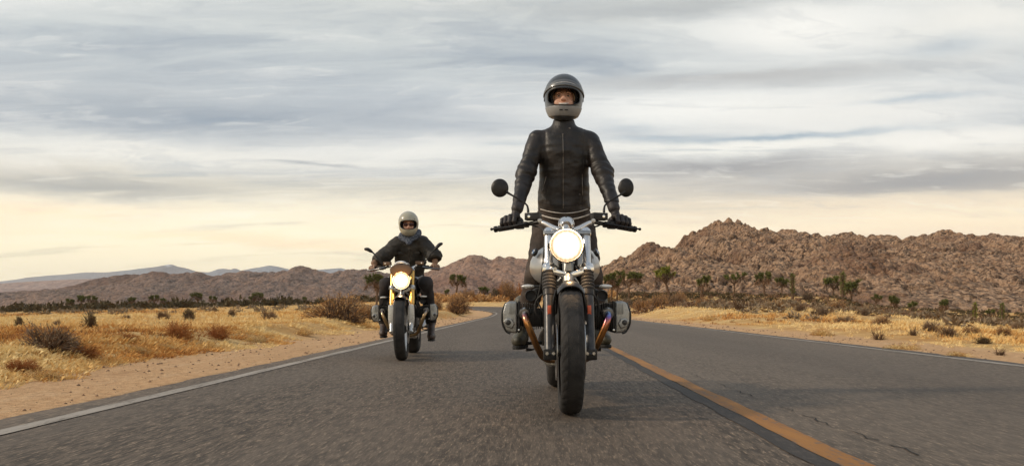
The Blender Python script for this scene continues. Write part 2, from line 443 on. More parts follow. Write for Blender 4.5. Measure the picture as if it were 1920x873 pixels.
# cracks in the far lane
MC = mat('crack_dark', (0.018, 0.015, 0.013), 0.9)
def crack(y0, y1, x0, w_=0.012, seed=1):
    rnd = random.Random(seed); y = y0; L = []; 
    while y < y1:
        L.append((x0 + rnd.uniform(-.02, .02), y, w_ * rnd.uniform(.12, .55))); y += rnd.uniform(.04, .1)
    L = [(L[0][0], L[0][1], .001)] + L + [(L[-1][0], L[-1][1] + .05, .001)]
    V = []
    for x, y, w2 in L: V += [(x - w2, y, 0.003), (x + w2, y, 0.003)]
    o = pydata('road_crack', V, [(2 * i, 2 * i + 1, 2 * i + 3, 2 * i + 2) for i in range(len(L) - 1)], MC, smooth=False)
    tag(o, kind='structure')
for i, (a, b_, x, w_) in enumerate([(3.05, 3.3, 1.50, .012), (3.4, 3.62, 1.47, .01), (3.85, 4.2, 1.45, .011), (4.28, 4.5, 1.44, .007), (5.1, 5.45, 1.42, .010), (5.6, 6.0, 1.41, .009),
                                    (6.3, 7.2, 1.40, .007), (8, 10, 1.41, .008), (2.75, 2.95, 2.0, .010)]):
    crack(a, b_, x, w_, i + 1)

# ---------------------------------------------------------------- mountains
def rock_material(name, lo, hi, dark, sc, bumpd, green=0.0):
    m = bpy.data.materials.new(name); m.use_nodes = True; t = m.node_tree; b = t.nodes['Principled BSDF']
    p = world_pos(t)
    pv = t.nodes.new('ShaderNodeVectorMath'); pv.operation = 'SCALE'; t.links.new(p.k, pv.inputs[0]); pv.inputs['Scale'].default_value = sc
    q = S(t, pv.outputs[0])
    wn = t.nodes.new('ShaderNodeVectorMath'); wn.operation = 'ADD'
    nn = t.nodes.new('ShaderNodeTexNoise'); t.links.new(q.k, nn.inputs['Vector']); nn.inputs['Scale'].default_value = 0.5
    t.links.new(q.k, wn.inputs[0]); t.links.new(nn.outputs['Color'], wn.inputs[1]); qq = S(t, wn.outputs[0])
    v1 = voro(t, qq, 0.33); v2 = voro(t, qq, 0.9)
    n = noise(t, q, 0.12, 5, 0.6); nf = noise(t, q, 1.3, 5, 0.65)
    c_ = mixc(t, nf.step(0.3, 0.7), lo, hi)
    cell = t.nodes.new('ShaderNodeSeparateColor'); t.links.new(v1.outputs['Color'], cell.inputs[0])
    c_ = mixc(t, S(t, cell.outputs[0]) * 0.5, c_, hi)
    cell2 = t.nodes.new('ShaderNodeSeparateColor'); t.links.new(v2.outputs['Color'], cell2.inputs[0])
    c_ = mixc(t, S(t, cell2.outputs[1]).step(0.5, 0.85) * 0.7, c_, dark)  # dark cells put crevice shade into the rock colour
    c_ = mixc(t, n.step(0.5, 0.66) * 0.45, c_, dark)
    c_ = mixc(t, noise(t, q, 0.42, 3, 0.55).step(0.60, 0.66) * 0.75, c_, mixc(t, 0.5, dark, srgb(60, 50, 38)))
    c_ = mixc(t, noise(t, q, 0.03, 3, 0.5).step(0.42, 0.60) * 0.3, c_, mixc(t, 0.5, hi, srgb(182, 134, 100)))
    c_ = mixc(t, noise(t, q, 0.022, 4, 0.6).step(0.50, 0.62) * 0.5, c_, mixc(t, 0.5, dark, srgb(128, 84, 62)))
    if green: c_ = mixc(t, noise(t, q, 0.5, 4, 0.7).step(0.56, 0.66) * green, c_, srgb(88, 78, 56))
    t.links.new(c_.k, b.inputs['Base Color']); b.inputs['Roughness'].default_value = 0.95; b.inputs['Specular IOR Level'].default_value = 0.1
    h = (S(t, v1.outputs['Distance']) * -0.8) + (S(t, v2.outputs['Distance']) * -0.45) + nf * 0.3
    add_bump(t, b, h, 1.0, bumpd)
    return m
def mountain(name, sil, D, depth, m, nx, ny, boulder=0.0, bs=4.0, rough=0.0, rs=60.0, base_z=0.0, back=0.6, prof=0.8, seed=1, snow=None):
    """sil: photo pixels of the skyline; ridge stands at distance D, foot 'depth' metres nearer."""
    px = np.array([s_[0] for s_ in sil], float); py = np.array([s_[1] for s_ in sil], float)
    xr = (px - 990) / F * D; zr = CAM_H + (577 - py) / F * D
    x = np.linspace(xr[0], xr[-1], nx); ridge = np.interp(x, xr, zr)
    s_ = np.linspace(0, 1 + back, ny)
    XX, SS = np.meshgrid(x, s_)
    RR = np.interp(XX, xr, zr) + (boulder * 1.1 * (np.abs(fbm2(XX / (bs * 2.2), XX * 0, 3, seed + 70) - .5) * 2 - .3) if boulder else 0)
    # the ridge line wanders in depth
    off = (fbm2(XX / (rs * 2.2), SS * 0, 3, seed) - 0.5) * depth * 0.5
    front = (SS <= 1)
    pr = np.where(front, SS ** prof, 1 - ((SS - 1) / back) ** 1.3)
    gull = (fbm2(XX / rs, SS * depth / rs * 0.8, 5, seed + 5) - 0.5)
    YY = D - depth * (1 - SS) + off * np.clip(SS, 0, 1) * (1 - np.clip(SS, 0, 1)) * 2
    ZZ = base_z + (RR - base_z) * np.clip(pr, 0, 1)
    amp = (RR - base_z) * rough * np.clip(SS, 0, 1) * np.where(front, np.clip((1 - SS) * 3.5, 0.0, 1), 0)
    ZZ = ZZ + gull * 2 * amp
    if boulder:
        wx = XX + (fbm2(XX / 9, YY / 9, 3, seed + 40) - .5) * 9; wy = YY * 0.8 + (fbm2(XX / 9, YY / 9, 3, seed + 41) - .5) * 9
        tot = 0
        for q, (sc, am) in enumerate(((bs * 3.2, 1.0), (bs * 1.5, .62), (bs * .75, .36))):
            f1, idv = worley(wx / sc, wy / sc, seed + q * 7)
            tot = tot + am * (np.sqrt(np.clip(1 - (f1 / 0.72) ** 2, 0, 1)) - 0.55) * (0.35 + 1.1 * idv)
        ZZ = ZZ + tot * boulder * np.clip(SS * 6, 0.0, 1)
        YY = YY - tot * boulder * 0.6
    ZZ[0, :] = base_z - 6; ZZ[-1, :] = base_z - 6
    o = pydata(name, np.stack([XX, YY, ZZ], -1).reshape(-1, 3), grid_faces(ny, nx), m, smooth=not boulder)
    return tag(o, kind='structure')
SIL_R = [(1060, 560), (1100, 535), (1130, 508), (1150, 494), (1160, 490), (1172, 494), (1184, 484), (1194, 470), (1205, 465), (1219, 461), (1228, 467), (1240, 467), (1250, 474), (1258, 479),
         (1268, 476), (1274, 460), (1284, 448), (1298, 440), (1306, 436), (1318, 439), (1326, 434), (1330, 425), (1338, 420), (1346, 426), (1354, 424), (1362, 418), (1370, 423), (1380, 432), (1388, 443),
         (1400, 443), (1412, 443), (1426, 440), (1440, 442), (1456, 439), (1470, 444), (1484, 442), (1500, 447), (1516, 451), (1530, 449), (1550, 450), (1562, 445), (1576, 446), (1590, 443), (1604, 449),
         (1625, 451), (1640, 449), (1652, 455), (1672, 459), (1686, 462), (1696, 452), (1708, 446), (1722, 444), (1738, 447), (1756, 443), (1778, 444), (1800, 449), (1822, 450), (1842, 452), (1856, 461),
         (1870, 458), (1888, 459), (1904, 464), (1920, 468), (1960, 474), (2050, 466), (2150, 480), (2300, 476), (2450, 500), (2600, 560)]
MR1 = rock_material('boulder_rock', srgb(138, 106, 84), srgb(208, 172, 140), srgb(66, 46, 35), 1.0, 3.0, 0.45)
mountain('rocky_mountain', SIL_R, 420, 250, MR1, 1150, 420, boulder=3.1, bs=3.4, rough=0.22, rs=64, prof=0.85, seed=3, back=0.5)
SIL_L = [(-500, 556), (-300, 545), (-120, 562), (0, 561), (30, 552), (60, 547), (90, 543), (112, 544), (150, 541), (170, 532), (190, 524), (215, 519), (240, 516), (262, 518), (290, 512), (315, 512),
         (345, 516), (372, 514), (395, 519), (440, 512), (470, 509), (500, 514), (520, 512), (545, 506), (556, 501), (572, 500), (590, 507), (620, 515), (650, 508), (680, 507), (720, 512), (760, 514), (800, 512), (840, 514), (900, 530), (960, 560)]
MR2 = rock_material('hill_rock', srgb(112, 92, 82), srgb(152, 128, 114), srgb(78, 62, 54), 0.3, 4.0, 0.3)
mountain('hills', SIL_L, 1300, 260, MR2, 620, 170, boulder=4.5, bs=10, rough=0.25, rs=110, prof=0.9, seed=9)
SIL_M = [(700, 560), (760, 530), (800, 512), (830, 500), (850, 491), (866, 484), (880, 478), (892, 479), (904, 481), (916, 487), (924, 488), (934, 482), (946, 480), (960, 482), (975, 486), (990, 487),
         (1010, 494), (1040, 500), (1080, 512), (1120, 520), (1160, 540), (1200, 562)]
MR3 = rock_material('pale_hill_rock', srgb(134, 106, 92), srgb(170, 140, 122), srgb(104, 82, 72), 0.4, 3.0, 0.3)
mountain('hill_behind_bend', SIL_M, 900, 260, MR3, 380, 170, boulder=3.0, bs=8, rough=0.22, rs=90, prof=0.9, seed=14)
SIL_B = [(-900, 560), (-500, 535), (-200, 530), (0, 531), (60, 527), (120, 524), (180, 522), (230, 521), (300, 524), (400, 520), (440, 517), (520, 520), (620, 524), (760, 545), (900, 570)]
mountain('brown_range', SIL_B, 2600, 420, rock_material('hazed_brown_rock', srgb(160, 134, 124), srgb(180, 154, 142), srgb(136, 114, 106), 0.1, 8.0), 260, 60, rough=0.2, rs=260, seed=21)  # paler rock colour has distance haze mixed into it
SIL_C = [(-1200, 560), (-700, 530), (-300, 533), (0, 527), (40, 522), (47, 520), (90, 516), (120, 514), (160, 510), (200, 510), (240, 506), (262, 503), (290, 500), (312, 496), (321, 495), (332, 499), (352, 503), (370, 509), (392, 510),
         (408, 504), (420, 503), (432, 505), (440, 502), (452, 507), (470, 503), (490, 500), (505, 497), (520, 499), (540, 504), (580, 506), (600, 505), (625, 503), (640, 502), (652, 506), (680, 514), (740, 530), (860, 566)]
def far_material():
    m = rock_material('hazed_far_rock', srgb(128, 134, 144), srgb(150, 154, 162), srgb(112, 118, 128), 0.05, 10.0)  # bluish rock colour imitates the haze of distance
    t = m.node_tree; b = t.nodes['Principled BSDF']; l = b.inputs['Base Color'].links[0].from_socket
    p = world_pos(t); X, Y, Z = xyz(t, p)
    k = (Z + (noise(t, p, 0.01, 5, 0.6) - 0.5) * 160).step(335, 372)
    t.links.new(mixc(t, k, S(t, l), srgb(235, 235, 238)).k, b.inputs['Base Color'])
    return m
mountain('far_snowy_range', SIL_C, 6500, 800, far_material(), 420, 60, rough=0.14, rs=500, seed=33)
# ================================================================ PLANTS
def plant_mat(name, c0, c1, c2=None, rough=0.9, attr=None, rnd=0.35, trans=0.0):
    m = bpy.data.materials.new(name); m.use_nodes = True; t = m.node_tree; b = t.nodes['Principled BSDF']
    p = world_pos(t); n = noise(t, p, 9.0, 3, 0.6)
    if attr:
        a = t.nodes.new('ShaderNodeAttribute'); a.attribute_name = attr; f = S(t, a.outputs['Fac'])
        c_ = ramp(t, f, attr_stops[attr])
        c_ = mixc(t, (n - 0.5).step(0.0, 0.25) * 0.2, c_, c1)
    else:
        c_ = mixc(t, n.step(0.35, 0.65), c0, c1)
        oi = t.nodes.new('ShaderNodeObjectInfo')
        if c2: c_ = mixc(t, S(t, oi.outputs['Random']) * rnd, c_, c2)
    t.links.new(c_.k, b.inputs['Base Color']); b.inputs['Roughness'].default_value = rough; b.inputs['Specular IOR Level'].default_value = 0.15
    return m
attr_stops = {'tint': [(0.0, srgb(244, 218, 160)), (0.35, srgb(232, 192, 124)), (0.6, srgb(212, 156, 88)), (0.8, srgb(172, 116, 66)), (1.0, srgb(122, 92, 62))]}
M_GRASS = plant_mat('dry_grass', srgb(222, 180, 110), srgb(200, 150, 84), attr='tint')
M_TWIG = plant_mat('grey_twigs', srgb(94, 76, 64), srgb(140, 118, 98), srgb(150, 110, 74))
M_SAGE = plant_mat('sage_leaves', srgb(124, 108, 88), srgb(158, 142, 118), srgb(132, 96, 62))
M_STRAWB = plant_mat('straw_twigs', srgb(168, 126, 82), srgb(206, 164, 112), srgb(150, 106, 66))
M_RUST = plant_mat('rusty_twigs', srgb(160, 102, 58), srgb(190, 134, 82), srgb(140, 92, 56))
M_DARKB = plant_mat('dark_scrub', srgb(64, 60, 44), srgb(98, 88, 62), srgb(96, 72, 50))
M_GREEN = plant_mat('spiky_green_leaves', srgb(86, 94, 48), srgb(124, 124, 66), srgb(68, 70, 42))
M_BGREEN = plant_mat('bright_green_leaves', srgb(112, 120, 48), srgb(146, 144, 66), srgb(98, 100, 44))
M_BARK = plant_mat('tree_bark', srgb(84, 64, 50), srgb(122, 98, 78), srgb(100, 78, 60))

rg = np.random.RandomState(11)
def unit(v): return v / (np.linalg.norm(v, axis=-1)[..., None] + 1e-9)
def tri_blades(base, dirv, length, width, bend=0.3):
    """arrays: base (n,3), dirv (n,3) unit, length (n), width (n) -> verts (n*4,3) faces of two triangles"""
    n = len(base)
    side = np.cross(dirv, rg.normal(size=(n, 3))); side /= np.linalg.norm(side, axis=1)[:, None] + 1e-9
    dn = np.zeros((n, 3)); dn[:, 2] = -1
    mid = base + dirv * (length * 0.55)[:, None]
    tip = base + dirv * length[:, None] + dn * (length * bend)[:, None] * rg.rand(n)[:, None]
    w_ = (width * 0.5)[:, None]
    V = np.stack([base - side * w_, base + side * w_, mid + side * w_ * 0.7, tip], 1)
    V[:, 2] = mid + side * w_ * 0.8
    i = np.arange(n)[:, None] * 4
    Fc = np.concatenate([i + [0, 1, 2], i + [0, 2, 3]], 0)
    return V.reshape(-1, 3), Fc

# --- dry grass: stuff
def grass():
    N = 52000
    Y = np.exp(rg.uniform(np.log(3.6), np.log(150), N)); U = rg.uniform(-0.80, 0.78, N)
    X = U * Y + rg.normal(0, .5, N)
    dd = road_dist(X, Y); off = np.abs(dd) - RHW
    cl = fbm2(X * 0.7, Y * 0.7, 4, 77); cl2 = fbm2(X * 0.18, Y * 0.18, 3, 78)
    lim = np.where(dd < 0, 1.45, 1.15) + (fbm2(X * .8, Y * .5, 3, 79) - .5) * 1.6
    dens = np.clip((cl - 0.38) * 5, 0.12, 1) * np.clip((off - lim) / 0.8, 0, 1)
    keep = (rg.rand(N) < dens) & (Y + np.abs(X) > 3)
    X, Y, cl, cl2, off = X[keep], Y[keep], cl[keep], cl2[keep], off[keep]
    Z = ground_z(X, Y) - 0.01
    n = len(X); nb = np.where(Y < 14, 16, np.where(Y < 35, 11, 7))
    scale = np.clip(0.6 + Y / 80, 0.5, 1.15) * (0.7 + 0.7 * rg.rand(n)) * np.clip((off - 1.0) / 2.2, 0.45, 1)
    idx = np.repeat(np.arange(n), nb); m_ = len(idx)
    rad = rg.rand(m_) ** 0.5 * 0.09 * scale[idx]; th = rg.rand(m_) * 6.283
    base = np.stack([X[idx] + rad * np.cos(th), Y[idx] + rad * np.sin(th), Z[idx]], -1)
    lean = rg.uniform(0.15, 0.95, m_)
    dv = np.stack([np.cos(th) * lean + 0.18, np.sin(th) * lean, np.ones(m_)], -1); dv /= np.linalg.norm(dv, axis=1)[:, None]
    ln = rg.uniform(0.07, 0.19, m_) * scale[idx]; wd = (0.0045 + 0.00045 * Y[idx]) * rg.uniform(.7, 1.3, m_)
    V, Fc = tri_blades(base, dv, ln, wd, 0.35)
    o = pydata('dry_grass', V, Fc, M_GRASS, smooth=False)
    tint = np.clip((cl2 - 0.38) * 1.9 + rg.normal(0, .12, n) + np.where(cl > .6, .1, 0), 0, 1)
    tb = np.clip(tint[idx] + rg.normal(0, .1, m_), 0, 1)
    at_ = o.data.attributes.new('tint', 'FLOAT', 'POINT'); at_.data.foreach_set('value', np.repeat(tb, 4).astype(np.float32))
    tag(o, kind='stuff')
grass()

def bank_grass():
    N = 9000
    Y = np.exp(rg.uniform(np.log(3.8), np.log(24), N)); X = RC - RHW - 1.0 - rg.gamma(2.0, 1.1, N)
    cl = fbm2(X * 1.1, Y * .8, 3, 91); keep = (cl > .44) & (X > -.78 * Y - 1.0) & (-(X - RC) - RHW > 1.15 + (fbm2(X * .8, Y * .5, 3, 79) - .5) * 1.4)
    X, Y, cl = X[keep], Y[keep], cl[keep]; Z = ground_z(X, Y) - .01; n = len(X); nb = 22; idx = np.repeat(np.arange(n), nb); m_ = len(idx)
    sc = rg.uniform(.5, 1.15, n)[idx]; th = rg.rand(m_) * 6.283; rad = rg.rand(m_) ** .5 * .07 * sc
    base = np.stack([X[idx] + rad * np.cos(th), Y[idx] + rad * np.sin(th), Z[idx]], -1); lean = rg.uniform(.2, 1.4, m_)
    dv = unit(np.stack([np.cos(th) * lean + .25, np.sin(th) * lean, np.ones(m_)], -1))
    V, Fc = tri_blades(base, dv, rg.uniform(.04, .12, m_) * sc, rg.uniform(.003, .007, m_), .4)
    o = pydata('bank_grass', V, Fc, M_GRASS, smooth=False); tn = np.clip((fbm2(X * .9, Y * .6, 3, 95) - .40) * 2.6, 0, 1)
    at_ = o.data.attributes.new('tint', 'FLOAT', 'POINT'); at_.data.foreach_set('value', np.repeat(np.clip(tn[idx] + rg.normal(0, .12, m_), 0, 1), 4).astype(np.float32))
    tag(o, kind='stuff')
# --- loose stones on the shoulders: stuff
def pebbles():
    N = 2600
    Y = np.exp(rg.uniform(np.log(3.3), np.log(45), N)); side = rg.rand(N) < 0.6
    off = np.where(side, rg.uniform(0.02, 1.6, N), rg.uniform(0.02, 1.1, N))
    X = np.where(side, RC - RHW - off, RC + RHW + off)
    Z = ground_z(X, Y); r = (0.002 + 0.011 * rg.rand(N) ** 4) * (1 + Y / 14)
    ov = np.array([(1, 0, 0), (0, 1, 0), (-1, 0, 0), (0, -1, 0), (0, 0, .7), (0, 0, -.7)], float)
    of = np.array([(0, 1, 4), (1, 2, 4), (2, 3, 4), (3, 0, 4), (1, 0, 5), (2, 1, 5), (3, 2, 5), (0, 3, 5)])
    V = (ov[None] * r[:, None, None] * rg.uniform(.6, 1.3, (N, 6, 3)) + np.stack([X, Y, Z + r * .2], -1)[:, None]).reshape(-1, 3)
    Fc = (of[None] + np.arange(N)[:, None, None] * 6).reshape(-1, 3)
    tag(pydata('loose_stones', V, Fc, mat('stone', srgb(146, 118, 92)[:3], 0.9, var=0.3, vs=4.0), smooth=False), kind='stuff')
pebbles()
bank_grass()

# --- shrubs
def unit(v): return v / (np.linalg.norm(v, axis=-1)[..., None] + 1e-9)
def shrub_mesh(seed, n=420, leaf=3, flat=0.75, mats=None, lumps=5, leafsize=0.035, thick=0.006):
    """a bush about 1 m wide (radius .5) and 'flat' high; twigs fan out from the ground and end in small leaves"""
    global rg
    keep = rg; rg = np.random.RandomState(seed)
    lc = np.stack([rg.uniform(-.28, .28, lumps), rg.uniform(-.28, .28, lumps), np.zeros(lumps)], -1)
    lr = rg.uniform(.20, .34, lumps); lh = rg.uniform(.55, 1.0, lumps) * flat
    k = rg.randint(0, lumps, n); d = rg.normal(size=(n, 3)); d[:, 2] = np.abs(d[:, 2]) + 0.05; d = unit(d)
    tip = lc[k] + d * np.stack([lr[k], lr[k], lh[k]], -1) * (rg.uniform(0.55, 1.08, n) ** 0.6)[:, None]
    root = lc[k] * 0.45 + np.stack([rg.normal(0, .03, n), rg.normal(0, .03, n), np.zeros(n)], -1)
    mid = root * 0.45 + tip * 0.55 + rg.normal(0, .03, (n, 3)); mid[:, 2] += 0.04
    V = []; Fc = []; c0 = 0
    for a, b_, wa, wb in ((root, mid, thick * 1.3, thick), (mid, tip, thick, thick * 0.35)):
        sd = unit(np.cross(b_ - a, rg.normal(size=(n, 3))))
        q = np.stack([a - sd * wa, a + sd * wa, b_ + sd * wb, b_ - sd * wb], 1).reshape(-1, 3); V.append(q)
        i = np.arange(n)[:, None] * 4 + c0; Fc.append(np.concatenate([i + [0, 1, 2], i + [0, 2, 3]], 0)); c0 += 4 * n
    nt_ = sum(len(f) for f in Fc)
    m_ = n * leaf; kk = np.repeat(np.arange(n), leaf)
    tt = rg.uniform(0.35, 1.05, m_)[:, None]
    bp = mid[kk] * (1 - tt) + tip[kk] * tt + rg.normal(0, .018, (m_, 3)); bp[:, 2] = np.abs(bp[:, 2])
    dv = unit(unit(tip[kk] - root[kk]) + rg.normal(0, .6, (m_, 3)))
    lv, lf = tri_blades(bp, dv, rg.uniform(.5, 1.3, m_) * leafsize, rg.uniform(.25, .5, m_) * leafsize * 0.8, 0.1)
    V.append(lv); Fc.append(lf + c0)
    rg = keep
    me_o = pydata('shrub', np.concatenate(V), np.concatenate(Fc), mats, smooth=False)
    mi = np.zeros(nt_ + len(lf), dtype=np.int32); mi[nt_:] = 1
    me_o.data.polygons.foreach_set('material_index', mi)
    me = me_o.data; bpy.data.objects.remove(me_o); return me
SH = {'sage': [shrub_mesh(s_, 460, 3, 0.62, [M_TWIG, M_SAGE]) for s_ in (1, 2, 3)],
      'straw': [shrub_mesh(s_, 650, 4, 0.70, [M_TWIG, M_STRAWB], 6, 0.045) for s_ in (4, 5)],
      'rust': [shrub_mesh(s_, 600, 3, 0.55, [M_RUST, M_RUST], 5, 0.05, 0.004) for s_ in (6, 7)],
      'dark': [shrub_mesh(s_, 380, 5, 0.75, [M_TWIG, M_DARKB], 5, 0.05) for s_ in (8, 9)],
      'gold': [shrub_mesh(s_, 700, 2, 0.42, [M_GRASS, M_STRAWB], 4, 0.05, 0.004) for s_ in (10, 11)],
      'bare': [shrub_mesh(s_, 150, 1, 0.85, [M_BARK, M_TWIG], 4, 0.03, 0.008) for s_ in (12, 13)]}
rs_ = random.Random(5)
def shrub(kind, px, ybase, wpx, hpx, label, d=None, sink=0.03, group=None):
    """stands where the view through (px, ybase) meets the ground, or at distance d"""
    u = (px - 990) / F
    if d is None:
        best = None
        for k in range(400):
            y = 4 * 1.0125 ** k
            if y > 200: break
            e = abs((577 - ybase) / F * y + CAM_H - gz(u * y, y)) / y
            if best is None or e < best[0] - 1e-6: best = (e, y)
            if e * F < 1.2: best = (e, y); break
        d = best[1]
    x = u * d; wx_ = wpx / F * d; hz_ = hpx / F * d
    ms = SH[kind]; me = ms[rs_.randrange(len(ms))]
    h0 = {'sage': .62, 'straw': .7, 'rust': .55, 'dark': .75, 'gold': .42, 'bare': .85}[kind]
    o = bpy.data.objects.new({'sage': 'sagebrush', 'straw': 'straw_bush', 'rust': 'rusty_bush', 'dark': 'dark_bush', 'gold': 'grass_clump', 'bare': 'bare_bush'}[kind], me); COL.objects.link(o)
    o.location = (x, d + wx_ * 0.3, gz(x, d + wx_ * 0.3) - sink * wx_); o.rotation_euler = (0, 0, rs_.uniform(0, 6.28))
    up_ = 1.0 if kind == 'gold' or px > 1900 else 1.22
    o.scale = (wx_ / 0.94, wx_ / 0.94, hz_ / h0 * up_)
    tag(o, label, {'gold': 'grass clump'}.get(kind, 'shrub'), group or {'gold': 'grass clumps on the verges'}.get(kind, 'desert shrubs'))
    return o
for a in [
    ('sage', 64, 658, 132, 62, 'large grey twiggy sagebrush at the left edge beside the sandy shoulder'),
    ('dark', 33, 612, 26, 22, 'small dark bush just behind the large grey sagebrush at far left'),
    ('sage', 105, 611, 20, 14, 'tiny grey bush in golden grass right of the far left sagebrush'),
    ('dark', 166, 616, 36, 36, 'upright dark bush alone in golden grass, left field'),
    ('sage', 233, 598, 22, 11, 'low dark grey bush in mid field, right of the upright dark bush'),
    ('sage', 303, 599, 32, 22, 'rounded grey bush in golden grass left of the dark brown round one'),
    ('dark', 355, 602, 34, 28, 'dark brown round bush in golden grass mid left field'),
    ('sage', 430, 594, 24, 20, 'small grey round bush in the left field nearest the big scrub clump'),
    ('sage', 499, 600, 40, 26, 'grey bush in golden grass just left of the big straw scrub'),
    ('straw', 628, 600, 112, 54, 'big bushy straw coloured scrub with dark base left of the rear motorcycle'),
    ('dark', 662, 604, 50, 30, 'dark twiggy bush at the right foot of the big straw scrub'),
    ('straw', 688, 597, 50, 34, 'straw topped bush partly behind the rear motorcycle, left side'),
    ('straw', 850, 586, 66, 36, 'wide straw bush right of the rear rider beside the road bend'),
    ('dark', 862, 584, 34, 18, 'dark low bush in front of the straw bush near the bend'),
    ('rust', 148, 672, 64, 24, 'rust orange low bush on the bank right of the left sagebrush'),
    ('rust', 237, 640, 48, 16, 'flat rust orange bush on the bank below the upright dark bush'),
    ('rust', 327, 637, 56, 30, 'tall rust orange bush on the bank edge mid left'),
    ('rust', 402, 634, 62, 24, 'rust orange bush on the bank right of the taller rust one'),
    ('gold', 245, 660, 44, 20, 'bright yellow grass clump on the lower bank'),
    ('gold', 470, 640, 50, 18, 'yellow grass clump on the bank left of the big straw scrub'),
    ('rust', 30, 700, 70, 26, 'rusty grass tuft at the bottom left corner of the verge'),
    ('gold', 70, 712, 70, 24, 'yellow grass clump nearest the camera on the left shoulder'),
    ('gold', 300, 655, 40, 14, 'small yellow grass clump low on the bank under the rust bush'),
    ('gold', 560, 628, 44, 16, 'yellow grass clump on the bank under the big straw scrub'),
    # right verge
    ('straw', 1236, 575, 44, 26, 'straw bush at the left end of the right hand shrub belt'),
    ('sage', 1262, 572, 58, 24, 'wide grey sagebrush above the right verge, leftmost wide one'),
    ('straw', 1282, 568, 40, 22, 'straw coloured bush right of the leftmost wide sagebrush'),
    ('sage', 1345, 573, 40, 20, 'grey round bush left of the fallen log'),
    ('straw', 1318, 574, 34, 20, 'light straw bush between grey bushes above the right verge'),
    ('bare', 1392, 582, 40, 30, 'bare dark branched bush just beside the fallen log'),
    ('sage', 1425, 576, 44, 22, 'grey bush right of the fallen log'),
    ('straw', 1460, 580, 40, 18, 'straw low bush right of the fallen log bushes'),
    ('sage', 1500, 583, 34, 18, 'grey low bush right of the column shaped tree'),
    ('sage', 1521, 562, 34, 18, 'round grey purple bush on the rise left of the tall tree trio'),
    ('sage', 1550, 592, 36, 20, 'grey bush at the upper gold verge below the tree trio'),
    ('dark', 1529, 589, 14, 9, 'small dark stump like bush on the golden verge'),
    ('straw', 1575, 583, 46, 24, 'straw bush below the tree trio'),
    ('sage', 1590, 604, 52, 18, 'low wide grey bush on gold verge right of the tree trio'),
    ('sage', 1625, 590, 30, 16, 'small grey bush left of the leaning tree'),
    ('bare', 1652, 636, 34, 24, 'bare pale branched bush low on the right verge nearest the road'),
    ('straw', 1655, 610, 44, 20, 'straw bush above the bare branched bush'),
    ('bare', 1718, 628, 30, 20, 'bare twig bush on the right verge right of the first bare one'),
    ('sage', 1745, 622, 46, 22, 'grey purple bush mid right verge'),
    ('sage', 1790, 632, 52, 26, 'large grey bush on the right verge left of the column trees'),
    ('straw', 1830, 628, 44, 20, 'straw bush below the bright green topped column tree'),
    ('dark', 1855, 644, 38, 16, 'dark brown low bush on golden verge at right'),
    ('straw', 1888, 628, 36, 20, 'straw bush near the right edge of the verge'),
    ('sage', 1912, 616, 34, 20, 'grey bush at the right edge of the picture, upper one'),
    ('dark', 1908, 640, 30, 12, 'dark low bush at the right edge of the picture, lower one'),
    ('bare', 1878, 666, 28, 18, 'pale bare twig bush close to the road at far right'),
    ('gold', 1540, 628, 60, 14, 'golden grass clump on the right verge below the stump'),
    ('gold', 1700, 655, 70, 16, 'golden grass clump beside the right pavement edge'),
    ('gold', 1330, 600, 40, 12, 'golden grass clump on right verge left of the log'),
    ('gold', 1810, 668, 60, 14, 'golden grass clump close to the road at right'),
    ('straw', 1205, 580, 40, 24, 'straw bush right beside the front motorcycle cylinder'),
    ('sage', 1180, 576, 36, 22, 'grey bush just right of the front rider knee'),
]:
    shrub(*a)

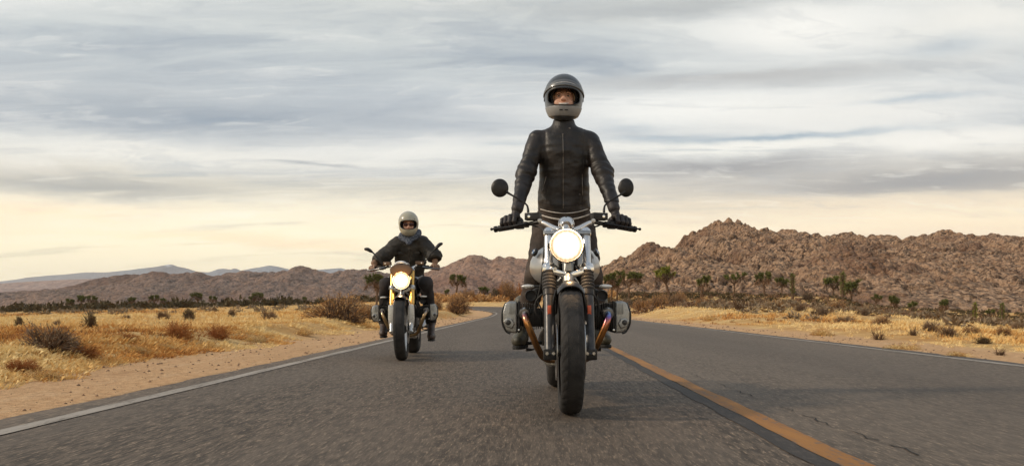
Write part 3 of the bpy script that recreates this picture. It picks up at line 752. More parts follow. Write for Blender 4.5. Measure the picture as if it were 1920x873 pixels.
# --- joshua trees
def joshua(seed, kind):
    """returns trunk mesh and crown mesh of a tree 1 m high"""
    global rg
    keep = rg; rg = np.random.RandomState(seed)
    segs = []; tips = []
    def grow(p, d, ln, r, lv):
        q = p + d * ln; segs.append((p, q, r, r * 0.82))
        if lv == 0: tips.append((q, d, r)); return
        n = rg.choice([2, 3, 3]) if kind != 'fan' else 3
        ph = rg.rand() * 6.28
        for k in range(n):
            a = ph + k * 6.283 / n + rg.normal(0, .3)
            up = 0.62 if kind != 'flat' else 0.45
            v = np.array([math.cos(a), math.sin(a), 0]) * rg.uniform(.55, .95) + d * up + np.array([0, 0, .35])
            grow(q, v / np.linalg.norm(v), ln * rg.uniform(.50, .72), r * 0.78, lv - 1 - (rg.rand() < .2 and lv > 1))
    up = np.array([rg.normal(0, .06), rg.normal(0, .06), 1.0])
    if kind == 'column':
        segs.append((np.zeros(3), np.array([0, 0, .9]), .055, .05)); tips.append((np.array([0, 0, .88]), np.array([0, 0, 1.]), .05))
    elif kind == 'fork':
        grow(np.zeros(3), up / np.linalg.norm(up), .36, .036, 2)
    elif kind == 'lean':
        grow(np.zeros(3), np.array([-.32, 0, .95]), .42, .036, 3)
    else:
        grow(np.zeros(3), up / np.linalg.norm(up), .36 if kind == 'tree' else .46, .030, 3)
    zt = max(t_[0][2] for t_ in tips) + 0.12
    V, Fc = [], []
    for a, b_, r0, r1 in segs:
        ax = unit(b_ - a); s1 = unit(np.cross(ax, [0.3, 1, 0.1])); s2 = np.cross(ax, s1); c0 = len(V)
        for p, r in ((a, r0), (b_ + ax * .01, r1)):
            for k in range(6):
                t_ = k * 6.283 / 6; V.append(p + (s1 * math.cos(t_) + s2 * math.sin(t_)) * r * rg.uniform(.85, 1.15))
        for k in range(6): Fc.append((c0 + k, c0 + (k + 1) % 6, c0 + 6 + (k + 1) % 6, c0 + 6 + k))
    V = np.array(V) / zt
    t_me = pydata('trunk', V, [tuple(map(int, f)) for f in Fc], M_BARK); tm = t_me.data; bpy.data.objects.remove(t_me)
    LV, LF, c0 = [], [], 0; mi = []
    for p, d, r in tips:
        if kind == 'column': n, lng = 420, .17; c = np.stack([np.zeros(n), np.zeros(n), rg.uniform(.22, .92, n)], -1)
        else: n, lng = (90 if kind != 'fork' else 130), (.10 if kind != 'fork' else .14); c = p - d * rg.uniform(-.02, .17, n)[:, None]
        dv = unit(rg.normal(size=(n, 3)) + np.array([0, 0, .35]) + d * 0.5)
        lv, lf = tri_blades(c, dv, rg.uniform(.6, 1.1, n) * lng, np.full(n, .024), 0.1)
        LV.append(lv); LF.append(lf + c0); c0 += len(lv)
        if kind != 'column':    # dead grey leaves hanging under each head
            n2 = 50; c = p - d * rg.uniform(.12, .3, n2)[:, None]
            dv = unit(rg.normal(size=(n2, 3)) * .6 - np.array([0, 0, 1.]))
            lv, lf2 = tri_blades(c, dv, rg.uniform(.5, 1, n2) * .12, np.full(n2, .02), 0.1)
            LV.append(lv); LF.append(lf2 + c0); c0 += len(lv); mi += [0] * len(lf) + [1] * len(lf2)
        else: mi += [0] * len(lf)
    c_o = pydata('crown', np.concatenate(LV) / zt, np.concatenate(LF), [M_GREEN, M_TWIG], smooth=False)
    c_o.data.polygons.foreach_set('material_index', np.array(mi, dtype=np.int32)); cm = c_o.data; bpy.data.objects.remove(c_o)
    rg = keep
    return tm, cm
JT = {'tree': [joshua(s_, 'tree') for s_ in (1, 2, 3)], 'flat': [joshua(4, 'flat'), joshua(5, 'flat')], 'column': [joshua(6, 'column')],
      'fork': [joshua(7, 'fork'), joshua(8, 'fork')], 'lean': [joshua(9, 'lean')]}
def jtree(kind, px, ytop, ybase, d, label, v=None, rz=None, group='joshua trees on the desert floor', wide=1.0):
    x = (px - 990) / F * d; z0 = CAM_H + (577 - ybase) / F * d; z = min(gz(x, d), z0 + .6); top = CAM_H + (577 - ytop) / F * d
    h = top - z
    tm, cm = JT[kind][(v if v is not None else rs_.randrange(9)) % len(JT[kind])]
    t = empty('joshua_tree', (x, d, z - 0.05), rs_.uniform(0, 6.28) if rz is None else rz); t.scale = (h * wide, h * wide, h * 1.02)
    tag(t, label, 'tree', group)
    for nm, me in (('trunk', tm), ('crown', cm)):
        o = bpy.data.objects.new(nm, me); COL.objects.link(o); o.parent = t
    return t
for a in [
    ('tree', 1145, 507, 565, 92, 'slim joshua tree close beside the front rider, leftmost on the right', 0),
    ('tree', 1157, 506, 566, 96, 'second slim joshua tree from the front rider', 1),
    ('flat', 1179, 501, 559, 88, 'joshua tree with small rounded crown and long thin trunk', 0),
    ('lean', 1258, 494, 548, 86, 'joshua tree leaning left with bright green crown', 0, 0.0),
    ('fork', 1314, 513, 556, 84, 'short joshua tree with wide heart shaped crown', 0),
    ('flat', 1377, 506, 549, 96, 'joshua tree with flat spreading crown over the rocks', 1),
    ('tree', 1434, 505, 555, 86, 'sturdy dark joshua tree with full crown and bare trunk', 2),
    ('tree', 1466, 516, 556, 90, 'bushy dark joshua tree left of the furry column tree', 1),
    ('column', 1486, 512, 563, 80, 'furry column joshua tree without branches, leftmost of the columns', 0),
    ('tree', 1561, 513, 552, 88, 'joshua tree at the left of the close trio', 0),
    ('column', 1580, 509, 560, 86, 'tall column joshua tree in the middle of the close trio', 0),
    ('fork', 1595, 520, 556, 92, 'short branching joshua tree at the right of the close trio', 1),
    ('lean', 1638, 548, 590, 84, 'leaning joshua tree with pale bare trunk', 0, 3.0),
    ('fork', 1676, 551, 592, 88, 'stout joshua tree with two heads right of the leaning one', 0),
    ('fork', 1709, 562, 606, 80, 'low green joshua tree with crown opening like a cup', 1),
    ('tree', 1772, 557, 600, 92, 'dark joshua tree with open crown on a thin trunk', 2),
    ('column', 1828, 566, 608, 86, 'column joshua tree with bright pale green head', 0),
    ('tree', 1857, 576, 608, 94, 'low bushy joshua tree between two columns at far right', 1),
    ('column', 1879, 567, 616, 82, 'column joshua tree nearest the right edge of the picture', 0),
    ('tree', 855, 510, 553, 118, 'tall dark joshua tree right of the rear rider above the bend', 2, None, 'joshua trees on the desert floor', 1.15),
    ('tree', 908, 534, 569, 106, 'dark spreading joshua tree just behind the road bend', 1, None, 'joshua trees on the desert floor', 1.3),
    ('tree', 706, 508, 556, 100, 'dark joshua tree behind the left shoulder of the rear rider', 2, None, 'joshua trees on the desert floor', 1.1),
    ('fork', 838, 540, 558, 112, 'small green joshua tree left of the tall one above the bend', 0),
    ('tree', 131, 557, 578, 150, 'leftmost dark joshua tree of the far tree line'),
    ('tree', 153, 550, 578, 150, 'rounded dark tree in far tree line, second from left'),
    ('tree', 171, 551, 577, 150, 'dark tree with broad crown, third from left in tree line'),
    ('tree', 247, 554, 577, 150, 'dark tree standing alone above the middle of left tree line'),
    ('tree', 290, 550, 577, 155, 'dark tree left of the taller one in the far tree line'),
    ('tree', 306, 556, 577, 160, 'low dark tree right beside its taller neighbour in the tree line'),
    ('tree', 369, 545, 576, 160, 'tallest dark tree in the far tree line above the field'),
    ('tree', 398, 552, 576, 160, 'dark tree right of the tallest one in the far tree line'),
    ('tree', 474, 551, 574, 165, 'dark tree left of the last tall one in the tree line'),
    ('tree', 484, 545, 572, 165, 'round dark tree above the grey bush by the straw scrub'),
    ('tree', 545, 555, 573, 170, 'small dark tree left of the big straw scrub'),
    ('tree', 570, 554, 573, 170, 'small dark tree right above the big straw scrub'),
]:
    t_ = jtree(*a)
    if 'bright' in t_['label']:
        c_ = [q for q in bpy.data.objects if q.parent is t_ and q.name.startswith('crown')][0]
        me = c_.data.copy(); me.materials[0] = M_BGREEN; c_.data = me

# --- far scrub, uncountable: stuff
def scrub(name, pts, m, size, blades=40, flat=0.8):
    n = len(pts); idx = np.repeat(np.arange(n), blades); m_ = len(idx)
    d = rg.normal(size=(m_, 3)); d[:, 2] = np.abs(d[:, 2]); d = unit(d)
    sz = size * rg.uniform(.4, 1.4, n)[idx]
    b_ = pts[idx] + d * (sz * rg.uniform(.2, .8, m_))[:, None] * np.array([1, 1, flat])
    V, Fc = tri_blades(b_, unit(d + rg.normal(0, .5, (m_, 3))), sz * .42, sz * .22, .1)
    return tag(pydata(name, V, Fc, m, smooth=False), kind='stuff')
def region(n, f): 
    P_ = np.array([f() for _ in range(n)]); return np.stack([P_[:, 0], P_[:, 1], ground_z(P_[:, 0], P_[:, 1])], -1)
def lf():
    y = rg.uniform(125, 230) if rg.rand() < .6 else rg.uniform(230, 420); return ((rg.uniform(-60, 720) - 990) / F * y, y)
scrub('far_dark_scrub', region(900, lf), M_DARKB, 1.7)
def rf():
    y = rg.uniform(72, 150); return ((rg.uniform(1120, 2050) - 990) / F * y, y)
scrub('far_green_scrub', region(900, rf), M_DARKB, 0.55)
def rf2():
    y = rg.uniform(48, 120); return ((rg.uniform(1120, 2050) - 990) / F * y, y)
scrub('pale_scrub', region(1100, rf2), M_TWIG, 0.42)
def rf3():
    y = rg.uniform(30, 78); return ((rg.uniform(1190, 1980) - 990) / F * y, y)
rp = region(420, rf3); rp = rp[(np.abs(road_dist(rp[:, 0], rp[:, 1])) > RHW + 5.0) & (fbm2(rp[:, 0] * .25, rp[:, 1] * .12, 2, 8) > .42)]
scrub('grey_scrub', rp, M_SAGE, 0.5, 55)
def lf2():
    y = rg.uniform(45, 130); return ((rg.uniform(-60, 740) - 990) / F * y, y)
scrub('pale_field_scrub', region(160, lf2), M_SAGE, 0.42)
def bf():
    y = rg.uniform(100, 118); return ((rg.uniform(800, 1150) - 990) / F * y, y)
bp = region(260, bf); bp = bp[np.abs(road_dist(bp[:, 0], bp[:, 1])) > RHW + 2]
scrub('scrub_behind_bend', bp, M_STRAWB, 0.9)
for k, (px, yb, w_, h_, kd, lb) in enumerate([(878, 571, 34, 26, 'straw', 'straw scrub between the two dark trees at the bend'), (930, 569, 36, 28, 'dark', 'dark bush right of the spreading tree at the bend'), (955, 569, 38, 38, 'straw', 'tall straw bush left of the front rider leg'),
        (978, 568, 30, 30, 'rust', 'rusty bush touching the front rider leg behind the bend'), (940, 560, 34, 26, 'rust', 'rusty bush on the slope behind the bend'), (815, 572, 40, 26, 'straw', 'straw bush behind the right leg of the rear rider'),
        (1012, 570, 34, 24, 'straw', 'straw bush behind the front motorcycle')]):
    shrub(kd, px, yb, w_, h_, lb, d=[104, 103, 104, 106, 112, 52, 108][k])
# --- fallen log
def log_():
    t = empty('fallen_log', tuple(at(1400, 580, 46)))
    t.location.z = gz(t.location.x, t.location.y)
    V, Fc = [], []
    for (a, b_, r0, r1) in [((-.75, 0, .02), (-.1, .05, .2), .09, .12), ((-.1, .05, .2), (.55, 0, .16), .12, .09), ((-.1, .05, .2), (-.35, -.1, .55), .07, .03), ((.3, 0, .2), (.5, .05, .5), .05, .02), ((-.35, -.1, .55), (-.6, 0, .7), .03, .015)]:
        a, b_ = np.array(a), np.array(b_); ax = unit(b_ - a); s1 = unit(np.cross(ax, [0.3, 1, 0.1])); s2 = np.cross(ax, s1); c0 = len(V)
        for p, r in ((a, r0), (b_, r1)):
            for k in range(8): V.append(p + (s1 * math.cos(k * .785) + s2 * math.sin(k * .785)) * r * rg.uniform(.85, 1.15))
        for k in range(8): Fc.append((c0 + k, c0 + (k + 1) % 8, c0 + 8 + (k + 1) % 8, c0 + 8 + k))
    o = pydata('trunk', V, [tuple(map(int, f)) for f in Fc], M_BARK, t)
    tag(t, 'fallen grey branched log lying on the right verge', 'log')
log_()
# ================================================================ MODELLING KIT
def _sharpen(me, ang=38):
    bm = bmesh.new(); bm.from_mesh(me); bmesh.ops.recalc_face_normals(bm, faces=bm.faces)
    for e in bm.edges:
        if len(e.link_faces) == 2: e.smooth = e.calc_face_angle(0) < R(ang)
    bm.to_mesh(me); bm.free()
def spline(pts, n=8):
    P_ = [np.array(p, float) for p in pts]
    if len(P_) == 2: return [P_[0] * (1 - t) + P_[1] * t for t in np.linspace(0, 1, 3)]
    P_ = [2 * P_[0] - P_[1]] + P_ + [2 * P_[-1] - P_[-2]]; out = []
    for i in range(1, len(P_) - 2):
        a, b, c, d = P_[i - 1:i + 3]
        for t in np.linspace(0, 1, n, endpoint=False):
            out.append(0.5 * (2 * b + (c - a) * t + (2 * a - 5 * b + 4 * c - d) * t * t + (3 * b - a - 3 * c + d) * t ** 3))
    out.append(P_[-2]); return out
class MB:
    def __init__(s): s.v = []; s.f = []
    def add(s, v, f):
        c = len(s.v); s.v += [tuple(p) for p in v]; s.f += [tuple(int(i) + c for i in q) for q in f]; return s
    def tube(s, pts, r, n=12, seg=8, r1=None, smooth=True, cap=True, flat=1.0):
        P_ = spline(pts, seg) if smooth else [np.array(p, float) for p in pts]
        m = len(P_); rr = np.interp(np.linspace(0, 1, m), np.linspace(0, 1, len(r)), r) if hasattr(r, '__len__') else np.linspace(r, r if r1 is None else r1, m)
        V = []; ref = None
        for i, p in enumerate(P_):
            t = unit(P_[min(i + 1, m - 1)] - P_[max(i - 1, 0)])
            if ref is None: ref = np.cross(t, [0, 0, 1.0]) if abs(t[2]) < .9 else np.cross(t, [0, 1.0, 0])
            u = unit(ref - t * np.dot(ref, t)); ref = u; w_ = np.cross(t, u)
            for k in range(n):
                a = 6.283185 * k / n; V.append(p + (u * math.cos(a) + w_ * math.sin(a) * flat) * rr[i])
        Fc = [(i * n + k, i * n + (k + 1) % n, (i + 1) * n + (k + 1) % n, (i + 1) * n + k) for i in range(m - 1) for k in range(n)]
        if cap: Fc += [tuple(range(n))[::-1], tuple((m - 1) * n + k for k in range(n))]
        return s.add(V, Fc)
    def lathe(s, prof, org, ax, n=32, cap=False):
        """prof: (radius, distance along the axis)"""
        ax = unit(np.array(ax, float)); u = unit(np.cross(ax, [0, 0, 1.0]) if abs(ax[2]) < .9 else np.cross(ax, [0, 1.0, 0])); w_ = np.cross(ax, u)
        V = [np.array(org) + ax * t + (u * math.cos(6.283185 * k / n) + w_ * math.sin(6.283185 * k / n)) * r for r, t in prof for k in range(n)]
        m = len(prof)
        Fc = [(i * n + k, i * n + (k + 1) % n, (i + 1) * n + (k + 1) % n, (i + 1) * n + k) for i in range(m - 1) for k in range(n)]
        if cap: Fc += [tuple(range(n))[::-1], tuple((m - 1) * n + k for k in range(n))]
        return s.add(V, Fc)
    def box(s, c, size, rot=None, bev=0.0, taper=None):
        bm = bmesh.new(); bmesh.ops.create_cube(bm, size=1.0)
        for v in bm.verts:
            v.co = Vector((v.co.x * size[0], v.co.y * size[1], v.co.z * size[2]))
            if taper and v.co.z > 0: v.co.x *= taper[0]; v.co.y *= taper[1]
        if bev: bmesh.ops.bevel(bm, geom=list(bm.edges), offset=bev, segments=2, profile=0.6, affect='EDGES')
        if rot is not None: bmesh.ops.rotate(bm, verts=bm.verts, cent=(0, 0, 0), matrix=rot.to_matrix() if hasattr(rot, 'to_matrix') else rot)
        v = [tuple(q.co + Vector(c)) for q in bm.verts]; bm.verts.index_update(); f = [[q.index for q in fa.verts] for fa in bm.faces]; bm.free()
        return s.add(v, f)
    def prism(s, poly, y0, y1, bev=0.0, scale1=1.0):
        """polygon in x,z extruded along y"""
        bm = bmesh.new(); n = len(poly); c = np.mean(poly, axis=0)
        a = [bm.verts.new((p[0], y0, p[1])) for p in poly]; b = [bm.verts.new((c[0] + (p[0] - c[0]) * scale1, y1, c[1] + (p[1] - c[1]) * scale1)) for p in poly]
        bm.faces.new(a); bm.faces.new(b[::-1])
        for i in range(n): bm.faces.new((a[i], b[i], b[(i + 1) % n], a[(i + 1) % n]))
        bmesh.ops.recalc_face_normals(bm, faces=bm.faces)
        if bev: bmesh.ops.bevel(bm, geom=list(bm.edges), offset=bev, segments=3, profile=0.6, affect='EDGES')
        v = [tuple(q.co) for q in bm.verts]; bm.verts.index_update(); f = [[q.index for q in fa.verts] for fa in bm.faces]; bm.free()
        return s.add(v, f)
    def ell(s, c, r, n=16, rot=None):
        V = []; M_ = rot.to_matrix() if rot is not None else None
        for i in range(n // 2 + 1):
            a = math.pi * i / (n // 2)
            for k in range(n):
                b = 6.283185 * k / n; p = Vector((r[0] * math.sin(a) * math.cos(b), r[1] * math.sin(a) * math.sin(b), r[2] * math.cos(a)))
                if M_ is not None: p = M_ @ p
                V.append(p + Vector(c))
        Fc = [(i * n + k, i * n + (k + 1) % n, (i + 1) * n + (k + 1) % n, (i + 1) * n + k) for i in range(n // 2) for k in range(n)]
        return s.add(V, Fc)
    def build(s, name, m, parent=None, sharp=38):
        me = bpy.data.meshes.new(name); me.from_pydata([tuple(map(float, p)) for p in s.v], [], s.f); me.update(); me.validate()
        o = link_obj(name, me, m, parent); _sharpen(me, sharp); return o

# ---- signed distance modelling (smoothly blended volumes, then one skin)
def smin(a, b, k):
    h = np.clip(0.5 + 0.5 * (b - a) / k, 0, 1); return b * (1 - h) + a * h - k * h * (1 - h)
def cap_(P_, a, b, ra, rb, sq=None):
    a = np.array(a, np.float32); b = np.array(b, np.float32); d = b - a; v = P_ - a
    if sq is not None: s_ = np.array(sq, np.float32); v = v / s_; d = d / s_
    t = np.clip((v @ d) / max(float(d @ d), 1e-9), 0, 1)
    return np.linalg.norm(v - t[:, None] * d, axis=1) - (ra + (rb - ra) * t)
def ell_(P_, c, r, rot=None):
    v = P_ - np.array(c, np.float32)
    if rot is not None: v = v @ np.array(rot.to_matrix(), np.float32)
    r = np.array(r, np.float32); k0 = np.linalg.norm(v / r, axis=1); k1 = np.linalg.norm(v / (r * r), axis=1) + 1e-6
    return k0 * (k0 - 1) / k1
def h3(i, j, k):
    n = (i * 374761393 + j * 668265263 + k * 2147483647 // 7) & 0x7fffffff
    n = ((n ^ (n >> 13)) * 1274126177) & 0x7fffffff
    return ((n ^ (n >> 16)) & 0xffff) / 65535.0
def vn3(P_, sc):
    q = P_ * np.array(sc, np.float32) + 100.0; i = np.floor(q).astype(np.int64); f = (q - i); f = f * f * (3 - 2 * f); r = 0
    for a in (0, 1):
        for b in (0, 1):
            for c in (0, 1):
                w_ = (f[:, 0] if a else 1 - f[:, 0]) * (f[:, 1] if b else 1 - f[:, 1]) * (f[:, 2] if c else 1 - f[:, 2])
                r = r + w_ * h3(i[:, 0] + a, i[:, 1] + b, i[:, 2] + c)
    return r - 0.5
def sdf_mesh(fn, lo, hi, h, name, m, parent=None, st=4, smooth_it=1):
    lo = np.array(lo, float); n = np.ceil((np.array(hi) - lo) / h / st).astype(int) * st + 1
    ax = [lo[i] + h * np.arange(n[i]) for i in range(3)]
    cg = np.stack(np.meshgrid(*[a[::st] for a in ax], indexing='ij'), -1).astype(np.float32)
    cf = fn(cg.reshape(-1, 3)).reshape(cg.shape[:3])
    # blocks whose corners come near the surface
    near = np.abs(cf) < st * h * 2.2
    up = cf
    for k in range(3): up = np.repeat(up, st, axis=k)
    nb = near[:-1, :-1, :-1]
    for a in (0, 1):
        for b in (0, 1):
            for c in (0, 1): nb = nb | near[a:near.shape[0] - 1 + a, b:near.shape[1] - 1 + b, c:near.shape[2] - 1 + c]
    mk = nb
    for k in range(3): mk = np.repeat(mk, st, axis=k)
    mask = np.zeros(n, bool); mask[:-1, :-1, :-1] = mk; mask[1:, 1:, 1:] |= mk
    Fd = up[:n[0], :n[1], :n[2]].copy()
    ii = np.argwhere(mask); pts = (lo + ii * h).astype(np.float32)
    vals = np.concatenate([fn(pts[q:q + 400000]) for q in range(0, len(pts), 400000)]) if len(pts) else np.zeros(0)
    Fd[mask] = vals
    ins = Fd < 0
    cells = np.zeros(np.array(n) - 1, np.int8)
    cnt = None; acc = None
    sgn = [ins[a:n[0] - 1 + a, b:n[1] - 1 + b, c:n[2] - 1 + c] for a in (0, 1) for b in (0, 1) for c in (0, 1)]
    tot = sum(s_.astype(np.int8) for s_ in sgn); act = (tot > 0) & (tot < 8)
    ci = np.argwhere(act); idx = -np.ones(act.shape, np.int64); idx[act] = np.arange(len(ci))
    corners = np.array([(a, b, c) for a in (0, 1) for b in (0, 1) for c in (0, 1)])
    cv = np.stack([Fd[ci[:, 0] + a, ci[:, 1] + b, ci[:, 2] + c] for a, b, c in corners], 1)
    acc = np.zeros((len(ci), 3)); cnt = np.zeros(len(ci))
    for p in range(8):
        for q in range(p + 1, 8):
            if np.abs(corners[p] - corners[q]).sum() == 1:
                fa, fb = cv[:, p], cv[:, q]; x = (fa < 0) != (fb < 0)
                t = np.where(x, fa / np.where(x, fa - fb, 1), 0)
                acc += np.where(x[:, None], corners[p] + t[:, None] * (corners[q] - corners[p]), 0); cnt += x
    V = lo + (ci + acc / cnt[:, None]) * h
    quads = []
    for k in range(3):
        a1, a2 = (k + 1) % 3, (k + 2) % 3
        s0 = [slice(None)] * 3; s1 = [slice(None)] * 3; s0[k] = slice(0, n[k] - 1); s1[k] = slice(1, n[k])
        A_, B_ = ins[tuple(s0)], ins[tuple(s1)]
        e = np.argwhere(A_ != B_); fl = A_[tuple(e.T)]
        ok = (e[:, a1] > 0) & (e[:, a2] > 0) & (e[:, a1] < n[a1] - 1) & (e[:, a2] < n[a2] - 1); e = e[ok]; fl = fl[ok]
        def gi(d1, d2):
            w_ = e.copy(); w_[:, a1] -= d1; w_[:, a2] -= d2; return idx[tuple(w_.T)]
        q = np.stack([gi(1, 1), gi(0, 1), gi(0, 0), gi(1, 0)], 1); q[~fl] = q[~fl][:, ::-1]; quads.append(q)
    Q = np.concatenate(quads); Q = Q[(Q >= 0).all(1)]
    return pydata(name, V, Q, m, parent)
def front_y(fn, x, z, y0=-1.0, y1=3.0):
    y = y0
    for _ in range(160):
        d = float(fn(np.array([[x, y, z]], np.float32))[0])
        if d < 0.0006: break
        y += max(d * 0.8, 0.0008)
        if y > y1: break
    return y

# ---- materials for machines and clothes
def bright(name, c, rough, metal=1.0, **k): return mat(name, c, rough, metal, **k)
X_CHROME = mat('chrome', (0.78, 0.76, 0.74), 0.14, 1.0, var=0.03, rvar=0.05)
X_ALU = mat('cast_aluminium', (0.38, 0.375, 0.36), 0.36, 0.85, var=0.08, vs=60, bump=0.15, bs=300)
X_FORKW = mat('polished_fork_tube', (0.74, 0.73, 0.72), 0.26, 0.75, var=0.04)
X_GOLD = mat('gold_fork_tube', (0.78, 0.46, 0.13), 0.30, 0.9, var=0.05)
X_BLACK = mat('black_enamel', (0.018, 0.017, 0.016), 0.38, 0.1, var=0.2, coat=0.2)
X_SATIN = mat('satin_black_metal', (0.03, 0.028, 0.027), 0.45, 0.5, var=0.2, rvar=0.12)
X_GREYLEG = mat('dark_grey_fork_leg', (0.06, 0.057, 0.056), 0.36, 0.5, var=0.15)
X_RUBBER = mat('rubber', (0.028, 0.025, 0.023), 0.62, var=0.25, vs=14, bump=0.2, bs=200)
X_TYRE = mat('tyre_rubber', (0.024, 0.021, 0.019), 0.78, var=0.35, vs=9, bump=0.5, bs=160, rvar=0.12)
X_TANKG = mat('grey_tank_paint', (0.40, 0.39, 0.375), 0.30, 0.55, var=0.03, coat=0.4, rvar=0.05)
X_TANKB = mat('black_tank_paint', (0.018, 0.017, 0.017), 0.14, 0.0, var=0.05, coat=0.8, rvar=0.03)
X_SILV = mat('silver_paint', (0.62, 0.61, 0.59), 0.3, 0.5, var=0.04)
X_FIN = mat('black_finned_cylinder', (0.045, 0.042, 0.04), 0.42, 0.5, var=0.2)
X_FINEDGE = mat('machined_fin_edge', (0.42, 0.4, 0.38), 0.35, 0.9, var=0.1)
X_BRONZE = mat('bronze_cowl', (0.16, 0.10, 0.065), 0.32, 0.6, var=0.1)
X_SEAT = mat('brown_leather_seat', (0.07, 0.04, 0.025), 0.5, var=0.2, bump=0.3, bs=120)
X_RED = mat('orange_reflector', (0.75, 0.13, 0.05), 0.25, var=0.1)
X_LENSC = mat('clear_indicator_lens', (0.72, 0.70, 0.66), 0.15, 0.2, var=0.05, coat=0.6)
X_STEEL = mat('brushed_steel', (0.46, 0.44, 0.42), 0.3, 1.0, var=0.1)
X_BLUE = mat('badge_blue', (0.04, 0.16, 0.42), 0.3); X_WHITE = mat('badge_white', (0.8, 0.8, 0.8), 0.3)
X_LEATHER = mat('black_brown_leather', (0.016, 0.0115, 0.0095), 0.5, var=0.4, vs=9, bump=0.5, bs=26, rvar=0.14)
X_WAXED = mat('waxed_dark_green_cotton', (0.032, 0.026, 0.019), 0.68, var=0.35, vs=9, bump=0.6, bs=60)
X_DENIM1 = mat('dark_brown_trousers', (0.050, 0.034, 0.025), 0.8, var=0.3, vs=12, bump=0.5, bs=70)
X_DENIM2 = mat('near_black_trousers', (0.026, 0.021, 0.021), 0.8, var=0.3, vs=12, bump=0.5, bs=70)
X_GLOVE = mat('black_leather_glove', (0.028, 0.021, 0.020), 0.5, var=0.3, vs=30, bump=0.4, bs=120)
X_TANGL = mat('tan_leather_glove', (0.27, 0.16, 0.10), 0.6, var=0.2, vs=30, bump=0.4, bs=100)
X_BOOTG = mat('olive_leather_boot', (0.085, 0.075, 0.05), 0.5, var=0.3, vs=14, bump=0.3, bs=60)
X_BOOTB = mat('dark_brown_boot', (0.075, 0.05, 0.04), 0.5, var=0.3, vs=14, bump=0.3, bs=60)
X_SOLE = mat('boot_sole', (0.02, 0.018, 0.016), 0.8)
X_SKIN = mat('skin', (0.62, 0.34, 0.23), 0.5, var=0.08, vs=40)
X_HELM1 = mat('dark_grey_helmet', (0.055, 0.058, 0.062), 0.34, 0.2, var=0.05, coat=0.35, rvar=0.04)
X_HELMCHIN = mat('lighter_grey_helmet_trim', (0.26, 0.262, 0.265), 0.42, 0.1, var=0.05)
X_VISOR = mat('smoke_visor', (0.13, 0.135, 0.14), 0.3, 0.1, var=0.03, coat=0.4, rvar=0.03)
X_HELM2 = mat('cream_helmet', (0.40, 0.375, 0.285), 0.26, 0.0, var=0.04, coat=0.5, rvar=0.04)
X_LINER = mat('helmet_liner', (0.012, 0.011, 0.011), 0.9)
X_SHADES = mat('dark_sunglasses', (0.05, 0.012, 0.01), 0.12, 0.2)
X_EYE = mat('eye_white', (0.32, 0.28, 0.25), 0.3); X_BROW = mat('eyebrow', (0.10, 0.055, 0.03), 0.8); X_LIP = mat('lips', (0.42, 0.14, 0.11), 0.5); X_TEETH = mat('teeth', (0.75, 0.72, 0.66), 0.3); X_IRIS = mat('iris', (0.02, 0.015, 0.01), 0.2)
X_ZIP = mat('zip_metal', (0.16, 0.14, 0.125), 0.4, 0.9); X_SHIRT = mat('pale_shirt_hem', (0.62, 0.56, 0.5), 0.8)
def scarf_material():
    m = mat('checked_scarf', (0.12, 0.14, 0.18), 0.85, var=0.3, bump=0.5, bs=60); t = m.node_tree; b = t.nodes['Principled BSDF']
    g = t.nodes.new('ShaderNodeTexCoord'); ck = t.nodes.new('ShaderNodeTexChecker'); t.links.new(g.outputs['Object'], ck.inputs[0]); ck.inputs['Scale'].default_value = 60
    ck.inputs[1].default_value = (0.03, 0.04, 0.065, 1); ck.inputs[2].default_value = (0.14, 0.155, 0.19, 1); t.links.new(ck.outputs[0], b.inputs['Base Color']); return m
X_SCARF = scarf_material()
def pipe_material(name, z_hot, z_cold, blue):
    m = bpy.data.materials.new(name); m.use_nodes = True; t = m.node_tree; b = t.nodes['Principled BSDF']
    g = t.nodes.new('ShaderNodeTexCoord'); X, Y, Z = xyz(t, S(t, g.outputs['Object']))
    n = noise(t, S(t, g.outputs['Object']), 22, 4)
    f = ((Z - z_cold) * (1 / (z_hot - z_cold)) + (n - 0.5) * 0.25).clamp()
    st = [(0, (0.20, 0.13, 0.08, 1)), (0.35, (0.34, 0.19, 0.09, 1)), (0.62, (0.62, 0.28, 0.08, 1)), (0.84, (0.45, 0.16, 0.16, 1)), (0.93, (0.20, 0.16, 0.45, 1)), (1, (0.3, 0.45, 0.65, 1))] if blue == 2 else \
         [(0, (0.20, 0.13, 0.08, 1)), (0.35, (0.34, 0.19, 0.09, 1)), (0.75, (0.66, 0.31, 0.10, 1)), (0.93, (0.36, 0.15, 0.16, 1)), (1, (0.5, 0.45, 0.42, 1))] if blue else \
         [(0, (0.30, 0.21, 0.12, 1)), (0.5, (0.48, 0.34, 0.18, 1)), (0.85, (0.50, 0.36, 0.22, 1)), (1, (0.35, 0.3, 0.3, 1))]
    t.links.new(ramp(t, f, st).k, b.inputs['Base Color']); b.inputs['Metallic'].default_value = 1.0
    t.links.new((n * 0.25 + 0.18).k, b.inputs['Roughness']); return m
